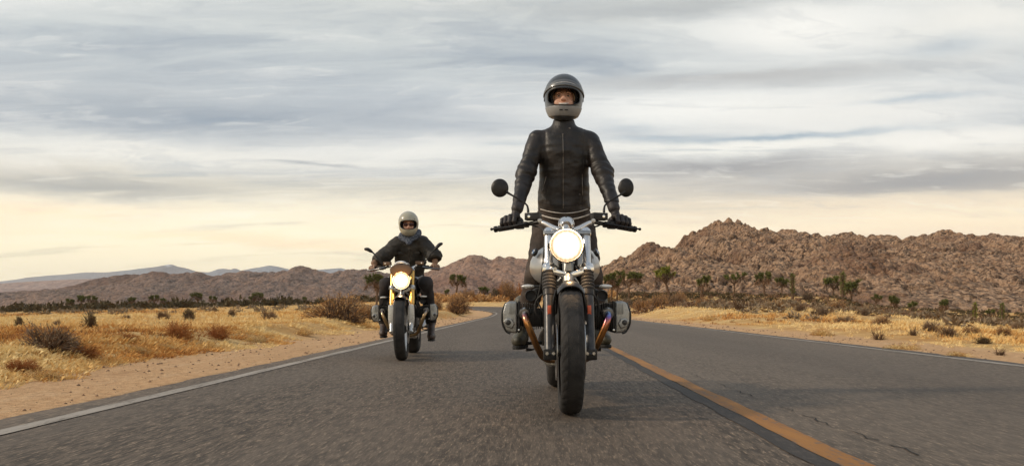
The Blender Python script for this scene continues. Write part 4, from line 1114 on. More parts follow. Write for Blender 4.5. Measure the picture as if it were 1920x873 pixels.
def lens_material(name, cx, cz, rad, k):
    m = bpy.data.materials.new(name); m.use_nodes = True; t = m.node_tree; b = t.nodes['Principled BSDF']
    g = t.nodes.new('ShaderNodeTexCoord'); X, Y, Z = xyz(t, S(t, g.outputs['Object'])); X = X - cx; Z = Z - cz
    r = (X * X + Z * Z).pw(0.5) * (1 / rad)
    c_ = ramp(t, r.clamp(), [(0, (1, .72, .35, 1)), (.05, (1, .80, .5, 1)), (0.11, (1, .94, .84, 1)), (0.7, (1, .9, .74, 1)), (0.88, (1, .70, .40, 1)), (1, (0.9, .38, .12, 1))])  # orange outer ring in the emission imitates lens flare
    s_ = ramp(t, r.clamp(), [(0, (.22, .22, .22, 1)), (.09, (.5, .5, .5, 1)), (.16, (1, 1, 1, 1)), (0.72, (0.8, .8, .8, 1)), (0.9, (0.36, .36, .36, 1)), (1, (0.2, .2, .2, 1))])
    b.inputs['Base Color'].default_value = (0.02, 0.02, 0.02, 1); b.inputs['Roughness'].default_value = 0.1
    t.links.new(c_.k, b.inputs['Emission Color']); rib = (X * 260)._m('SINE') * 0.12 + 0.88; t.links.new((s_ * rib * k).k, b.inputs['Emission Strength']); return m
# ================================================================ MOTORCYCLES
# bike frame: x = right as seen from the road ahead, y = towards the rear, z = up, origin under the front axle
def wheel(parent, yc, R_, W_, rim_r, name, spokes, rim_m, grooves, lean=0.0, disc=True):
    """tyre, rim, spokes, discs as one wheel part with sub-parts"""
    v, f = [], []
    na, npf = 216, 27
    rc = R_ - W_ * 0.5 * 0.92
    for i in range(na):
        a = 6.283185 * i / na
        for k in range(npf):
            t = -1 + 2 * k / (npf - 1); ang = t * 2.15
            x = math.copysign(abs(math.sin(ang)) ** .68, ang) * W_ * 0.5 if abs(ang) < 1.57 else math.copysign(W_ * .5 * (1 - (abs(ang) - 1.57) * .22), ang)
            rr = rc + abs(math.cos(ang)) ** .66 * W_ * 0.46 if abs(ang) < 1.57 else rc - (abs(ang) - 1.57) * W_ * .52
            if grooves and abs(t) < 0.70:
                s_ = (i * 3.0 / na * 12 + abs(t) * 1.9) % 1.0
                g = 0.0
                if 0.10 < abs(t) < 0.66 and (s_ < 0.16): g = 0.0045
                if abs(abs(t) - 0.09) < 0.03: g = 0.004
                rr -= g; x *= 1 - g * 2
            v.append((x, yc + rr * math.sin(a), R_ + rr * math.cos(a)))
    for i in range(na):
        for k in range(npf - 1):
            f.append((i * npf + k, i * npf + k + 1, ((i + 1) % na) * npf + k + 1, ((i + 1) % na) * npf + k))
    m = MB(); m.add(v, f)
    tyre = m.build(name, X_TYRE, parent, 30)
    c = (0, yc, R_)
    rim = MB().lathe([(rim_r + .012, -W_ * .36), (rim_r, -W_ * .36), (rim_r - .012, -W_ * .28), (rim_r - .02, -W_ * .12), (rim_r - .024, 0), (rim_r - .02, W_ * .12), (rim_r - .012, W_ * .28), (rim_r, W_ * .36), (rim_r + .012, W_ * .36), (rim_r + .004, 0), (rim_r + .012, -W_ * .36)], c, (1, 0, 0), 64)
    rim.build('rim', rim_m, tyre)
    hub = MB().lathe([(.012, -.085), (.03, -.08), (.032, -.05), (.045, -.045), (.045, .045), (.032, .05), (.03, .08), (.012, .085)], c, (1, 0, 0), 24, True); hub.build('hub', X_SATIN, tyre)
    for k in range(spokes):
        a = 6.283 * k / spokes; sx_ = 0.03 if k % 2 else -0.03
        sp = MB().tube([(sx_, yc + .035 * math.sin(a), R_ + .035 * math.cos(a)), (sx_ * .3, yc + (rim_r - .015) * math.sin(a + .12), R_ + (rim_r - .015) * math.cos(a + .12))], .0045 if spokes > 16 else .011, 6)
        sp.build('spoke', rim_m, tyre)
    if disc:
        for s_ in (-1, 1):
            MB().lathe([(.10, s_ * .070), (.155, s_ * .070), (.155, s_ * .075), (.10, s_ * .075), (.10, s_ * .070)], c, (1, 0, 0), 48).build('brake_disc', X_STEEL, tyre)
    return tyre

def make_bike(kind):
    A = kind == 'grey'
    root = empty('motorcycle')
    fy = lambda z: (z - 0.33) * 0.46 + 0.01       # fork line
    P_ = lambda x, z, dy=0.0: (x, fy(z) + dy, z)
    # wheels
    wheel(root, 0.0, 0.333, 0.119, .245, 'front_tyre', 10 if A else 30, X_SATIN if A else X_SILV, True)
    wheel(root, 1.50, 0.325, 0.176, .22, 'rear_tyre', 10 if A else 30, X_SATIN if A else X_SILV, False)
    # front mudguard
    v, f = [], []; na, nk = 20, 11
    a0, a1 = (-0.32, 0.95) if A else (-0.38, 0.8)
    for i in range(na):
        a = a0 + (a1 - a0) * i / (na - 1)
        for k in range(nk):
            t = -1 + 2 * k / (nk - 1); x = t * .071; rr = .372 - abs(t) ** 2.6 * .045 - (0.012 if A and i == 0 else 0)
            v.append((x, rr * math.sin(a), .333 + rr * math.cos(a)))
    n0 = len(v); v += [(p[0] * .955, p[1] * .99, (p[2] - .333) * .986 + .333) for p in v]
    for i in range(na - 1):
        for k in range(nk - 1):
            q = (i * nk + k, i * nk + k + 1, (i + 1) * nk + k + 1, (i + 1) * nk + k); f.append(q); f.append(tuple(j + n0 for j in q[::-1]))
    rimv = [i * nk for i in range(na)] + [(na - 1) * nk + k for k in range(1, nk)] + [i * nk + nk - 1 for i in range(na - 2, -1, -1)] + [k for k in range(nk - 2, 0, -1)]
    for i in range(len(rimv)): a_, b_ = rimv[i], rimv[(i + 1) % len(rimv)]; f.append((a_, b_, b_ + n0, a_ + n0))
    fen = MB().add(v, f).build('front_mudguard', X_BLACK, root)
    for s_ in (-1, 1): MB().tube([(s_ * .071, .10, .66), (s_ * .085, .10, .60), P_(s_ * .09, .54)], .006, 8).build('mudguard_stay', X_BLACK if A else X_SILV, fen)
    # fork
    for s_ in (-1, 1):
        x = s_ * .106
        if A:
            leg = MB().tube([P_(x, .30, -.012), P_(x, .34), P_(x, .655)], [.030, .030, .0305], 20, smooth=False).build('fork_leg', X_GREYLEG, root)
            MB().tube([P_(x, .625), P_(x, .66)], .035, 20, smooth=False).build('dust_collar', X_SATIN, leg)
            pr = []
            for k in range(49):
                t = k / 48; pr.append((.0335 + .0065 * abs(math.sin(t * math.pi * 6)) ** 0.6 - .004 * t, t * .123))
            MB().lathe(pr, P_(x, .655), (0, .46, 1), 24, True).build('fork_gaiter', X_RUBBER, leg)
            up = MB().tube([P_(x, .775), P_(x, .99)], .0245, 20, smooth=False).build('fork_tube', X_FORKW, root)
            MB().lathe([(.012, .028), (.024, .026), (.0295, .016), (.0295, -.014), (.026, -.02)], P_(x, .985), (0, .46, 1), 20).build('fork_cap', X_CHROME, up)
            MB().box(P_(x * 1.02, .545, -.036), (.020, .008, .058), None, .002).build('fork_reflector', X_RED, leg)
            foot = MB().box(P_(x, .315, -.012), (.072, .05, .058), None, .008).build('axle_clamp', X_SATIN, leg)
            for q in (-.017, .017): MB().lathe([(.002, -.006), (.0085, -.006), (.0095, 0), (.0095, .006)], (x + q, fy(.322) - .044, .322), (0, 1, 0), 12, True).build('clamp_bolt', X_CHROME, foot)
        else:
            up = MB().tube([P_(x, .56), P_(x, .99)], .0262, 20, smooth=False).build('fork_tube', X_GOLD, root)
            MB().tube([P_(x, .60), P_(x, .765)], .030, 20, smooth=False).build('fork_outer_tube', X_GOLD, up)
            MB().lathe([(.012, .022), (.022, .02), (.028, .01), (.028, -.016)], P_(x, .985), (0, .46, 1), 20).build('fork_cap', X_CHROME, up)
            leg = MB().prism([(x - .026, .36), (x - .034, .44), (x - .032, .575), (x - .02, .60), (x + .02, .60), (x + .032, .575), (x + .034, .44), (x + .024, .36)], .02, .085, .008).build('fork_leg', X_SILV, root)
            MB().tube([P_(x * .95, .30, -.01), P_(x * .98, .37, 0), P_(x, .45, 0)], [.028, .024, .022], 14).build('axle_carrier', X_SILV, leg)
            MB().lathe([(.002, -.03), (.016, -.03), (.018, -.02), (.018, .02)], (x, 0.0, .325), (1, 0, 0), 14, True).build('axle_clamp', X_SATIN, leg)
    for s_ in (-1, 1):
        cal = MB().box((s_ * .083, .115, .40), (.05, .07, .13), Matrix.Rotation(R(-25), 3, 'X'), .010).build('brake_caliper', X_SATIN, root)
        MB().tube([(s_ * .085, .10, .46), (s_ * .12, .13, .55), (s_ * .10, .20, .70), (s_ * .07, .24, .80)], .0055, 8).build('brake_hose', X_RUBBER, cal)
    # triple clamps
    zc = .775
    lt = MB()
    pts = [(-.142, zc + .016), (-.105, zc + .022), (-.06, zc + .0), (0, zc - .022), (.06, zc + .0), (.105, zc + .022), (.142, zc + .016), (.142, zc - .014), (.10, zc - .020), (.055, zc - .040), (.0, zc - .056), (-.055, zc - .040), (-.10, zc - .020), (-.142, zc - .014)]
    lt.prism(pts, fy(zc) - .034, fy(zc) + .035, .005); ltb = lt.build('lower_fork_clamp', X_CHROME if A else X_ALU, root)
    for s_ in (-1, 1):
        MB().lathe([(.0355, -.022), (.037, -.018), (.037, .018), (.0355, .022)], P_(s_ * .106, zc + .004), (0, .46, 1), 24, True).build('clamp_collar', X_CHROME if A else X_SILV, ltb)
        MB().tube([(s_ * .073, fy(zc) - .04, zc + .002), (s_ * .073, fy(zc) - .048, zc + .002)], .009, 12, smooth=False).build('clamp_bolt', X_STEEL, ltb)
    MB().prism([(-.02, zc - .012), (.02, zc - .012), (.012, zc + .05), (-.012, zc + .05)], fy(zc) - .05, fy(zc) - .02, .004).build('headlight_bracket', X_ALU, ltb)
    MB().box((0, fy(.975), .975), (.26, .07, .024), Matrix.Rotation(R(-24), 3, 'X'), .008).build('upper_fork_clamp', X_ALU, root)
    for s_ in (-1, 1): MB().tube([(s_ * .045, fy(.8) - .01, .80), (s_ * .05, fy(.9), .9), (s_ * .05, fy(.97), .97)], .009, 8).build('wiring', X_RUBBER, root)
    MB().tube([(0, fy(.70), .70), (0, fy(.97) + .02, .97)], .03, 16, smooth=False).build('steering_stem', X_ALU, root)
    # headlight
    hx, hz = (-.012, .902) if A else (-.0, .858); hy = fy(hz) - .135; hr = .0905 if A else .094
    bowl = MB().lathe([(.012, .125), (.045, .12), (.075, .095), (.088, .05), (hr, .01), (hr, 0)], (hx, hy, hz), (0, 1, 0), 40).build('headlight', X_CHROME if A else X_BLACK, root)
    rp = [(hr - .006, -.004), (hr - .001, -.009), (hr + .004, -.006), (hr + .005, .004), (hr + .002, .014), (hr - .004, .012)]
    MB().lathe(rp, (hx, hy, hz), (0, 1, 0), 48).build('headlight_rim', X_CHROME, bowl)
    MB().lathe([(.0005, -.022), (.03, -.0205), (.055, -.016), (.072, -.010), (hr - .005, -.003)], (hx, hy, hz), (0, 1, 0), 48).build('headlight_lens', lens_material('lit_headlight_' + kind, hx, hz, hr, 2.6), bowl)
    ld = bpy.data.lights.new('headlight_spill', 'POINT'); ld.energy = 5.0 if A else 3.5; ld.color = (1.0, .62, .30); ld.shadow_soft_size = .03  # light added ahead of the lens for a flare-like glow on the bike
    lo_ = bpy.data.objects.new('headlight_spill', ld); COL.objects.link(lo_); lo_.parent = bowl; lo_.location = (hx, hy - .06, hz)
    for s_ in (-1, 1): MB().box((hx + s_ * (hr + .005), hy + .07, hz), (.014, .09, .03), None, .004).build('headlight_ear', X_SATIN, bowl)
    # gauge
    if A:
        g = MB().lathe([(.010, -.05), (.028, -.045), (.040, -.028), (.0455, -.005), (.0465, .012), (.043, .02), (.036, .02)], (-.006, .30, 1.035), (0, 1, .35), 36, True).build('gauge', X_CHROME, root)
        MB().lathe([(.001, 0), (.036, 0)], (-.006, .321, 1.0425), (0, 1, .35), 24).build('dial', X_BLACK, g)
        for s_ in (-1, 1): MB().ell((-.006 + s_ * .047, .30, 1.005), (.011, .012, .013), 10).build('gauge_mount', X_CHROME, g)
    else:
        v = [(-.075, .905), (-.112, .945), (-.118, .99), (-.09, 1.018), (-.05, 1.035), (.05, 1.035), (.09, 1.018), (.118, .99), (.112, .945), (.075, .905), (.05, .935), (0, .952), (-.05, .935)]
        g = MB().prism(v, .10, .17, .007, 1.08).build('headlight_cowl', X_BRONZE, root)
        MB().tube([(-.066, .125, 1.034), (-.04, .12, 1.052), (0, .118, 1.058), (.04, .12, 1.052), (.066, .125, 1.034)], [.008, .014, .016, .014, .008], 10).build('white_screen_edge', X_WHITE, g)
        for s_ in (-1, 1): MB().lathe([(.01, -.03), (.034, -.02), (.038, .01), (.034, .02)], (s_ * .05, .25, 1.03), (0, 1, .4), 20, True).build('gauge', X_CHROME, root)
    # handlebar
    hb = MB().tube([(-.41, .558, 1.033), (-.30, .50, 1.045), (-.20, .44, 1.055), (-.15, .40, 1.06)], .0125, 12)
    hb.tube([(.41, .558, 1.033), (.30, .50, 1.045), (.20, .44, 1.055), (.15, .40, 1.06)], .0125, 12)
    hbo = hb.build('handlebar', X_BLACK, root)
    for s_ in (-1, 1):
        MB().tube([(s_ * .155, .405, 1.06), (s_ * .12, .38, 1.045), (s_ * .07, .355, 1.015), (s_ * .03, .345, 1.0)], [.0125, .014, .018, .018], 14).build('handlebar_riser', X_FORKW if A else X_CHROME, hbo)
        MB().lathe([(.002, -.005), (.012, -.004), (.014, 0), (.012, .004)], (s_ * .155, .385, 1.064), (0, 1, 0), 14, True).build('clamp_bolt', X_STEEL, hbo)
        gr = [(.018 + (.0016 if k % 2 else 0), k * .0052) for k in range(20)]
        a_ = np.array((s_ * .31, .505, 1.0443)); b_ = np.array((s_ * .41, .558, 1.033))
        MB().lathe(gr, a_, b_ - a_, 16, True).build('grip', X_RUBBER, hbo)
        MB().lathe([(.006, 0), (.019, .001), (.019, .014), (.008, .017)], b_, b_ - a_, 16, True).build('bar_end', X_SATIN, hbo)
        # switch cluster, lever, reservoir
        sw = MB().box((s_ * .275, .485, 1.048), (.055, .045, .044), Matrix.Rotation(R(s_ * 25), 3, 'Z'), .009); sw.box((s_ * .235, .465, 1.05), (.03, .035, .034), Matrix.Rotation(R(s_ * 25), 3, 'Z'), .006); sw.build('switch_cluster', X_SATIN, hbo)
        MB().tube([(s_ * .225, .44, 1.052), (s_ * .27, .43, 1.045), (s_ * .34, .455, 1.035), (s_ * .436, .49, 1.026)], [.012, .009, .0065, .0062], 10, flat=.8).ell((s_ * .438, .491, 1.0255), (.0095, .009, .009), 10).build('lever', X_SATIN if A else X_STEEL, hbo)
        rs = MB().box((s_ * .193, .435, 1.093), (.092, .05, .043), Matrix.Rotation(R(s_ * 18), 3, 'Z'), .005).build('brake_reservoir', X_SATIN if A else X_BRONZE, hbo)
        MB().lathe([(.002, -.005), (.008, -.0045), (.009, 0), (.009, .004)], (s_ * .217, .410 + .010, 1.093), (s_ * -.3, 1, 0), 14, True).build('reservoir_bolt', X_CHROME, rs)
        # mirror
        if A:
            MB().tube([(s_ * .222, .445, 1.12), (s_ * .224, .45, 1.145), (s_ * .232, .455, 1.165), (s_ * .262, .46, 1.19), (s_ * .320, .475, 1.225), (s_ * .352, .485, 1.245)], [.008, .0065, .0055, .0055, .006, .009], 10).build('mirror_stem', X_SATIN, hbo)
            mc = (-.390, .50, 1.270) if s_ < 0 else (.358, .50, 1.272)
            mi = MB(); n = 28; V = []
            rxm, rzm = (.052, .055) if s_ < 0 else (.046, .056)
            mi.ell(mc, (rxm, .020, rzm), 28, Matrix.Rotation(R(s_ * 14), 3, 'Y').to_quaternion() if False else None)
            mo = mi.build('mirror', X_SATIN, hbo, 60)
            MB().lathe([(.001, 0), (.046, 0)], (mc[0], mc[1] + .0205, mc[2]), (0, 1, 0), 28).build('mirror_glass', X_CHROME, mo)
        else:
            lf_ = [(-.475, .50, 1.268), (-.43, .495, 1.262), (-.365, .48, 1.222), (-.30, .46, 1.14), (-.245, .45, 1.08)] if s_ < 0 else [(.475, .50, 1.318), (.435, .49, 1.300), (.365, .475, 1.235), (.30, .46, 1.16), (.245, .45, 1.08)]
            MB().tube([lf_[2], lf_[3], lf_[4]], [.009, .007, .007], 10).build('mirror_stem', X_SATIN, hbo)
            mo = MB().tube([lf_[0], tuple(np.array(lf_[0]) * .7 + np.array(lf_[1]) * .3), lf_[1], tuple(np.array(lf_[1]) * .5 + np.array(lf_[2]) * .5), lf_[2]], [.016, .034, .043, .038, .012], 16, seg=5, flat=.5).build('mirror', X_SATIN, hbo, 60)
    if not A: hbo.scale = (.93, 1, 1); hbo.location.z = -.03
    # tank
    v, f = [], []; ny, nk = 22, 40
    for i in range(ny):
        t = i / (ny - 1); y = .40 + t * .60
        wd = np.interp(t, [0, .04, .12, .3, .5, .72, .9, 1], [.03, .11, .168, .214, .208, .16, .10, .05]); zt = np.interp(t, [0, .05, .2, .45, .7, 1], [.84, .90, .955, .965, .93, .845]); zb = np.interp(t, [0, .05, .18, .4, .7, 1], [.78, .70, .655, .665, .72, .80])
        for k in range(nk):
            a = 6.283185 * k / nk; ca, sa = math.cos(a), math.sin(a)
            x = math.copysign(abs(ca) ** .78, ca) * wd; zc_ = (zt + zb) / 2 + .0; hh = (zt - zb) / 2
            z = zc_ + math.copysign(abs(sa) ** .85, sa) * hh
            if sa < 0: x *= 1 - .38 * abs(sa) ** 2.6
            else: x *= 1 - .22 * sa ** 1.5
            v.append((x, y, z))
    f = [(i * nk + k, i * nk + (k + 1) % nk, (i + 1) * nk + (k + 1) % nk, (i + 1) * nk + k) for i in range(ny - 1) for k in range(nk)] + [tuple(range(nk)), tuple((ny - 1) * nk + k for k in range(nk))[::-1]]
    tank = MB().add(v, f).build('tank', X_TANKG if A else X_TANKB, root, 70)
    MB().lathe([(.001, .012), (.03, .012), (.034, .006), (.034, -.01)], (0, .62, .966), (0, 0, 1), 24).build('fuel_cap', X_CHROME, tank)
    if A:
        for s_ in (-1, 1):      # round badge facing out and forward on each side of the tank
            nrm = unit(np.array((s_ * .80, -.42, .42))); c = np.array((s_ * .186, .515, .892))
            bd = MB().lathe([(.001, .006), (.021, .006), (.024, .003), (.024, -.012)], c, nrm, 28).build('tank_badge', X_BLACK, tank)
            u = unit(np.cross(nrm, [0, 0, 1.0])); w_ = np.cross(nrm, u)
            for q in range(4):
                pv_ = [c + nrm * .0075] + [c + nrm * .0075 + (u * math.cos(R(90 * q + a * 15)) + w_ * math.sin(R(90 * q + a * 15))) * .0145 for a in range(7)]
                MB().add(pv_, [(0, a + 1, a + 2) for a in range(6)]).build('badge_quarter', X_BLUE if q % 2 else X_WHITE, bd)
    else:
        for s_ in (-1, 1):
            v2 = []; n2 = 9
            for i in range(n2):
                t = i / (n2 - 1)
                for (k, zz) in enumerate((.80 + .02 * math.sin(t * 3.1), .86 + .03 * math.sin(t * 3.1), .90 + .03 * math.sin(t * 3.1))):
                    y = .47 + t * .36; tt = (y - .40) / .60
                    wd = np.interp(tt, [0, .04, .12, .3, .5, .72, .9, 1], [.03, .11, .165, .208, .205, .16, .10, .05]) * (1.012 if k < 2 else .93)
                    v2.append((s_ * (wd + .002), y, zz))
            MB().add(v2, [(i * 3 + k, i * 3 + k + 1, (i + 1) * 3 + k + 1, (i + 1) * 3 + k) for i in range(n2 - 1) for k in range(2)]).build('tank_side_panel', X_SILV, tank, 60)
    # frame, engine, oil cooler
    fr = MB()
    for s_ in (-1, 1):
        fr.tube([(s_ * .03, .30, .80), (s_ * .09, .42, .70), (s_ * .12, .65, .56), (s_ * .12, .95, .45)], .017, 10)
        fr.tube([(s_ * .06, .38, .79), (s_ * .09, .7, .74), (s_ * .10, 1.1, .76), (s_ * .09, 1.45, .80)], .015, 10)
        fr.tube([(s_ * .11, .95, .45), (s_ * .11, 1.05, .62), (s_ * .10, 1.2, .77)], .015, 10)
    fr.build('frame', X_SATIN, root)
    en = MB().box((0, .56, .47), (.25, .40, .27), None, .03).build('engine', X_SATIN, root)
    MB().lathe([(.002, -.035), (.06, -.034), (.085, -.02), (.095, 0), (.095, .04)], (0, .375, .50), (0, 1, 0), 32, True).build('front_engine_cover', X_GREYLEG, en)
    MB().box((0, .62, .318), (.19, .34, .06), None, .015).build('sump', X_GREYLEG, en)
    MB().box((0, .70, .66), (.18, .30, .12), None, .02).build('air_box', X_BLACK, en)
    oc = MB().box((0, .33, .655), (.13, .035, .07), None, .006).build('oil_cooler', X_SATIN, root)
    for k in range(6): MB().box((0, .31, .628 + k * .011), (.118, .006, .004)).build('cooler_fin', X_FINEDGE, oc)
    MB().tube([(-.05, .30, .71), (-.02, .28, .735), (.03, .28, .73), (.06, .31, .70)], .010, 8).build('horn_bracket', X_ALU, root)
    # cylinders
    for s_ in (-1, 1):
        cy = MB().box((s_ * .195, .51, .505), (.15, .11, .11), None, .02).build('cylinder', X_FIN, root)
        for k in range(10):
            x = s_ * (.150 + k * .0125)
            fo = MB().box((x, .51, .507), (.0042, .175 - .004 * abs(k - 6), .168 - .005 * abs(k - 7)), Matrix.Rotation(R(0), 3, 'X'), .0012); fo.build('cooling_fin', X_FIN, cy)
            MB().box((x, .51, .507 + (.084 - .0025 * abs(k - 7))), (.0046, .16, .0026)).build('fin_edge', X_FINEDGE, cy)
        head = MB().prism([(s_ * .268, .418), (s_ * .268, .600), (s_ * .283, .600), (s_ * .283, .414)], .418, .602, .004).build('cylinder_head', X_SATIN, cy)
        vc = MB().prism([(s_ * .285, .412), (s_ * .285, .598), (s_ * .335, .600), (s_ * .356, .588), (s_ * .371, .535), (s_ * .369, .475), (s_ * .352, .430), (s_ * .325, .415)], .420, .600, .012).build('valve_cover', X_ALU, root)
        for k in range(5): MB().box((s_ * (.296 + k * .0085), .4165, .558), (.0034, .010, .066), None, .001).build('cover_rib', X_ALU, vc)
        for k in range(5): MB().box((s_ * (.296 + k * .0085), .51, .5995), (.0034, .13, .006), None, .001).build('cover_rib', X_ALU, vc)
        MB().prism([(s_ * .300, .470), (s_ * .318, .498), (s_ * .345, .502), (s_ * .366, .485), (s_ * .352, .452), (s_ * .315, .440)], .402, .425, .006).build('cover_boss', X_ALU, vc)
        MB().lathe([(.001, -.008), (.010, -.007), (.016, 0), (.016, .008)], (s_ * .338, .402, .476), (0, 1, 0), 16).build('plug_cap', X_GREYLEG, vc)
        MB().tube([(s_ * .352, .43, .592), (s_ * .373, .43, .538), (s_ * .372, .43, .470), (s_ * .350, .43, .424), (s_ * .326, .43, .411)], .0055, 8).build('cover_guard', X_BLACK, vc)
        MB().lathe([(.001, -.006), (.006, -.005), (.007, .002)], (s_ * .276, .412, .432), (0, 1, 0), 10).build('head_bolt', X_CHROME, cy)
        # exhaust
        fl = MB().lathe([(.020, -.012), (.030, -.010), (.034, 0), (.034, .016)], (s_ * .243, .408, .528), (0, 1, .25), 24, True).build('exhaust_flange', X_ALU if s_ > 0 else X_STEEL, cy)
        MB().box((s_ * .243, .416, .528), (.088, .014, .03), Matrix.Rotation(R(s_ * 25), 3, 'Y'), .005).build('flange_plate', X_SATIN, fl)
        ex = MB().tube([(s_ * .243, .415, .528), (s_ * .240, .372, .515), (s_ * .228, .345, .475), (s_ * .195, .355, .395), (s_ * .165, .385, .325), (s_ * .135, .43, .275), (s_ * .09, .50, .252), (s_ * .07, .70, .25), (s_ * .08, 1.0, .27)], .0195, 18)
        ex.build('exhaust_pipe', pipe_material('heat_tinted_pipe_' + kind + ('_r' if s_ > 0 else '_l'), .535, .25, (2 if s_ > 0 else 1) if A else 0), root)
        # indicator
        ind = MB().tube([(s_ * .145, .36, .685), (s_ * .19, .37, .685)], .0065, 8).build('indicator_stalk', X_SATIN, root)
        MB().ell((s_ * .222, .37, .684), (.040, .019, .0125), 14).build('indicator', X_LENSC, ind, 60)
        # intake
        sn = MB().lathe([(.026, .0), (.031, -.002), (.033, .006), (.030, .02), (.028, .12)], (s_ * .208, .36 + .03, .632), (0, 1, 0), 24).build('intake_snorkel' if s_ < 0 else 'throttle_body', X_SATIN if s_ < 0 else X_BLACK, root)
        MB().lathe([(.001, .015), (.026, .015)], (s_ * .208, .39, .632), (0, 1, 0), 20).build('snorkel_mesh', X_RUBBER, sn)
        MB().tube([(s_ * .19, .52, .64), (s_ * .16, .6, .66), (s_ * .1, .7, .67)], .026, 12).build('intake_pipe', X_RUBBER, sn)
        MB().tube([(s_ * .20, .50, 1.05), (s_ * .13, .36, 1.0), (s_ * .135, .33, .85), (s_ * .15, .34, .70), (s_ * .165, .36, .60), (s_ * .135, .36, .53), (s_ * .13, .40, .45)], .0052, 8).build('control_cable', X_RUBBER, root)
        MB().tube([(s_ * .14, .30, .64), (s_ * .175, .33, .60), (s_ * .18, .345, .54), (s_ * .15, .36, .50)], .006, 8).build('control_cable', X_RUBBER, root)
        # footrest and plate
        pg = MB().tube([(s_ * .13, 1.0, .335), (s_ * .30, .985, .325)], .011, 10).build('footrest', X_SATIN, root)
        MB().tube([(s_ * .15, .98, .315), (s_ * .19, .80, .30), (s_ * .235, .78, .30)], [.007, .006, .012], 8).build('pedal', X_SATIN, pg)
        MB().prism([(s_ * .075, .225), (s_ * .13, .245), (s_ * .115, .215), (s_ * .08, .205)], .60, .64, .003).build('skid_plate_ear', X_STEEL, root)
    MB().box((0, .66, .228), (.17, .30, .022), None, .008).build('skid_plate', X_STEEL, root)
    MB().tube([(-.09, .47, .255), (0, .46, .250), (.09, .47, .255)], .019, 14).build('exhaust_crossover', pipe_material('crossover_' + kind, .6, .2, A), root)
    mf = MB().tube([(.15, .95, .33), (.19, 1.1, .38), (.20, 1.25, .41), (.205, 1.62, .46)], [.022, .045, .052, .05], 20).build('silencer', X_STEEL, root)
    # rear
    sw = MB().tube([(-.09, .98, .42), (-.12, 1.2, .37), (-.115, 1.50, .325)], [.035, .03, .035], 12).build('swingarm', X_SATIN, root)
    v = [(-.11, .80), (-.13, .85), (-.09, .875), (.09, .875), (.13, .85), (.11, .80)]
    MB().prism(v, .98, 1.55, .02, .85).build('seat', X_SEAT, root)
    MB().box((0, 1.72, .72), (.16, .18, .02), Matrix.Rotation(R(-20), 3, 'X'), .006).build('rear_mudguard', X_BLACK, root)
    MB().ell((0, 1.64, .80), (.05, .03, .035), 14).build('tail_light', X_RED, root)
    MB().tube([(-.05, 1.0, .70), (-.09, 1.2, .5), (-.1, 1.3, .42)], [.035, .03, .02], 14).build('shock_absorber', X_RUBBER, root)
    return root

def place(root, x, y, yaw, lean=0.0):
    root.location = (x, y, 0.0); root.rotation_euler = (0, R(lean), R(yaw))
    return Matrix.Translation((x, y, 0)) @ root.rotation_euler.to_matrix().to_4x4()
bikeA = make_bike('grey'); tag(bikeA, 'grey tank motorcycle with rubber fork gaiters and round mirrors, ridden in front', 'motorcycle')
MA_ = place(bikeA, 0.223, 4.25, 0.0, 0.0)
bikeB = make_bike('black'); tag(bikeB, 'black tank motorcycle with gold fork tubes, riding behind on the left', 'motorcycle')
MB_ = place(bikeB, -1.355, 8.62, 3.6, -1.3)
# ================================================================ RIDERS
def L(Mx, px, py, dpt):
    p = Mx.inverted() @ at(px, py, dpt); return np.array((p.x, p.y, p.z))
def head_field(P_, c, rot):
    """a head 0.23 high about its centre c; local frame: -y is forward"""
    q = (P_ - np.array(c, np.float32)) @ np.array(rot, np.float32)      # rows times rot = local coordinates
    d = ell_(q, (0, .015, .035), (.074, .094, .085))
    d = smin(d, ell_(q, (0, -.028, -.03), (.060, .062, .078)), .03)
    d = smin(d, ell_(q, (0, -.066, -.086), (.026, .024, .022)), .02)       # chin
    for s_ in (-1, 1):
        d = smin(d, ell_(q, (s_ * .036, -.060, -.030), (.024, .020, .022)), .016)  # cheeks
        d = smin(d, ell_(q, (s_ * .028, -.076, .030), (.024, .012, .008)), .010)   # brow ridge
        d = -smin(-d, ell_(q, (s_ * .030, -.098, .008), (.019, .016, .012)), .010) # eye hollow
        d = smin(d, ell_(q, (s_ * .076, .012, -.005), (.010, .018, .030)), .006)   # ears
        d = smin(d, ell_(q, (s_ * .011, -.101, -.026), (.009, .011, .008)), .006)  # nostrils
    d = smin(d, cap_(q, (0, -.084, .018), (0, -.104, -.020), .009, .0125), .010)   # nose
    d = smin(d, ell_(q, (0, -.086, -.052), (.025, .012, .007)), .006)              # lips
    d = smin(d, ell_(q, (0, -.082, -.064), (.022, .012, .007)), .006)
    return d
def hand_field(P_, H, glove=.0):
    d = None
    for (a, b, ra, rb, k) in H:
        e = cap_(P_, a, b, ra + glove, rb + glove); d = e if d is None else smin(d, e, k)
    return d
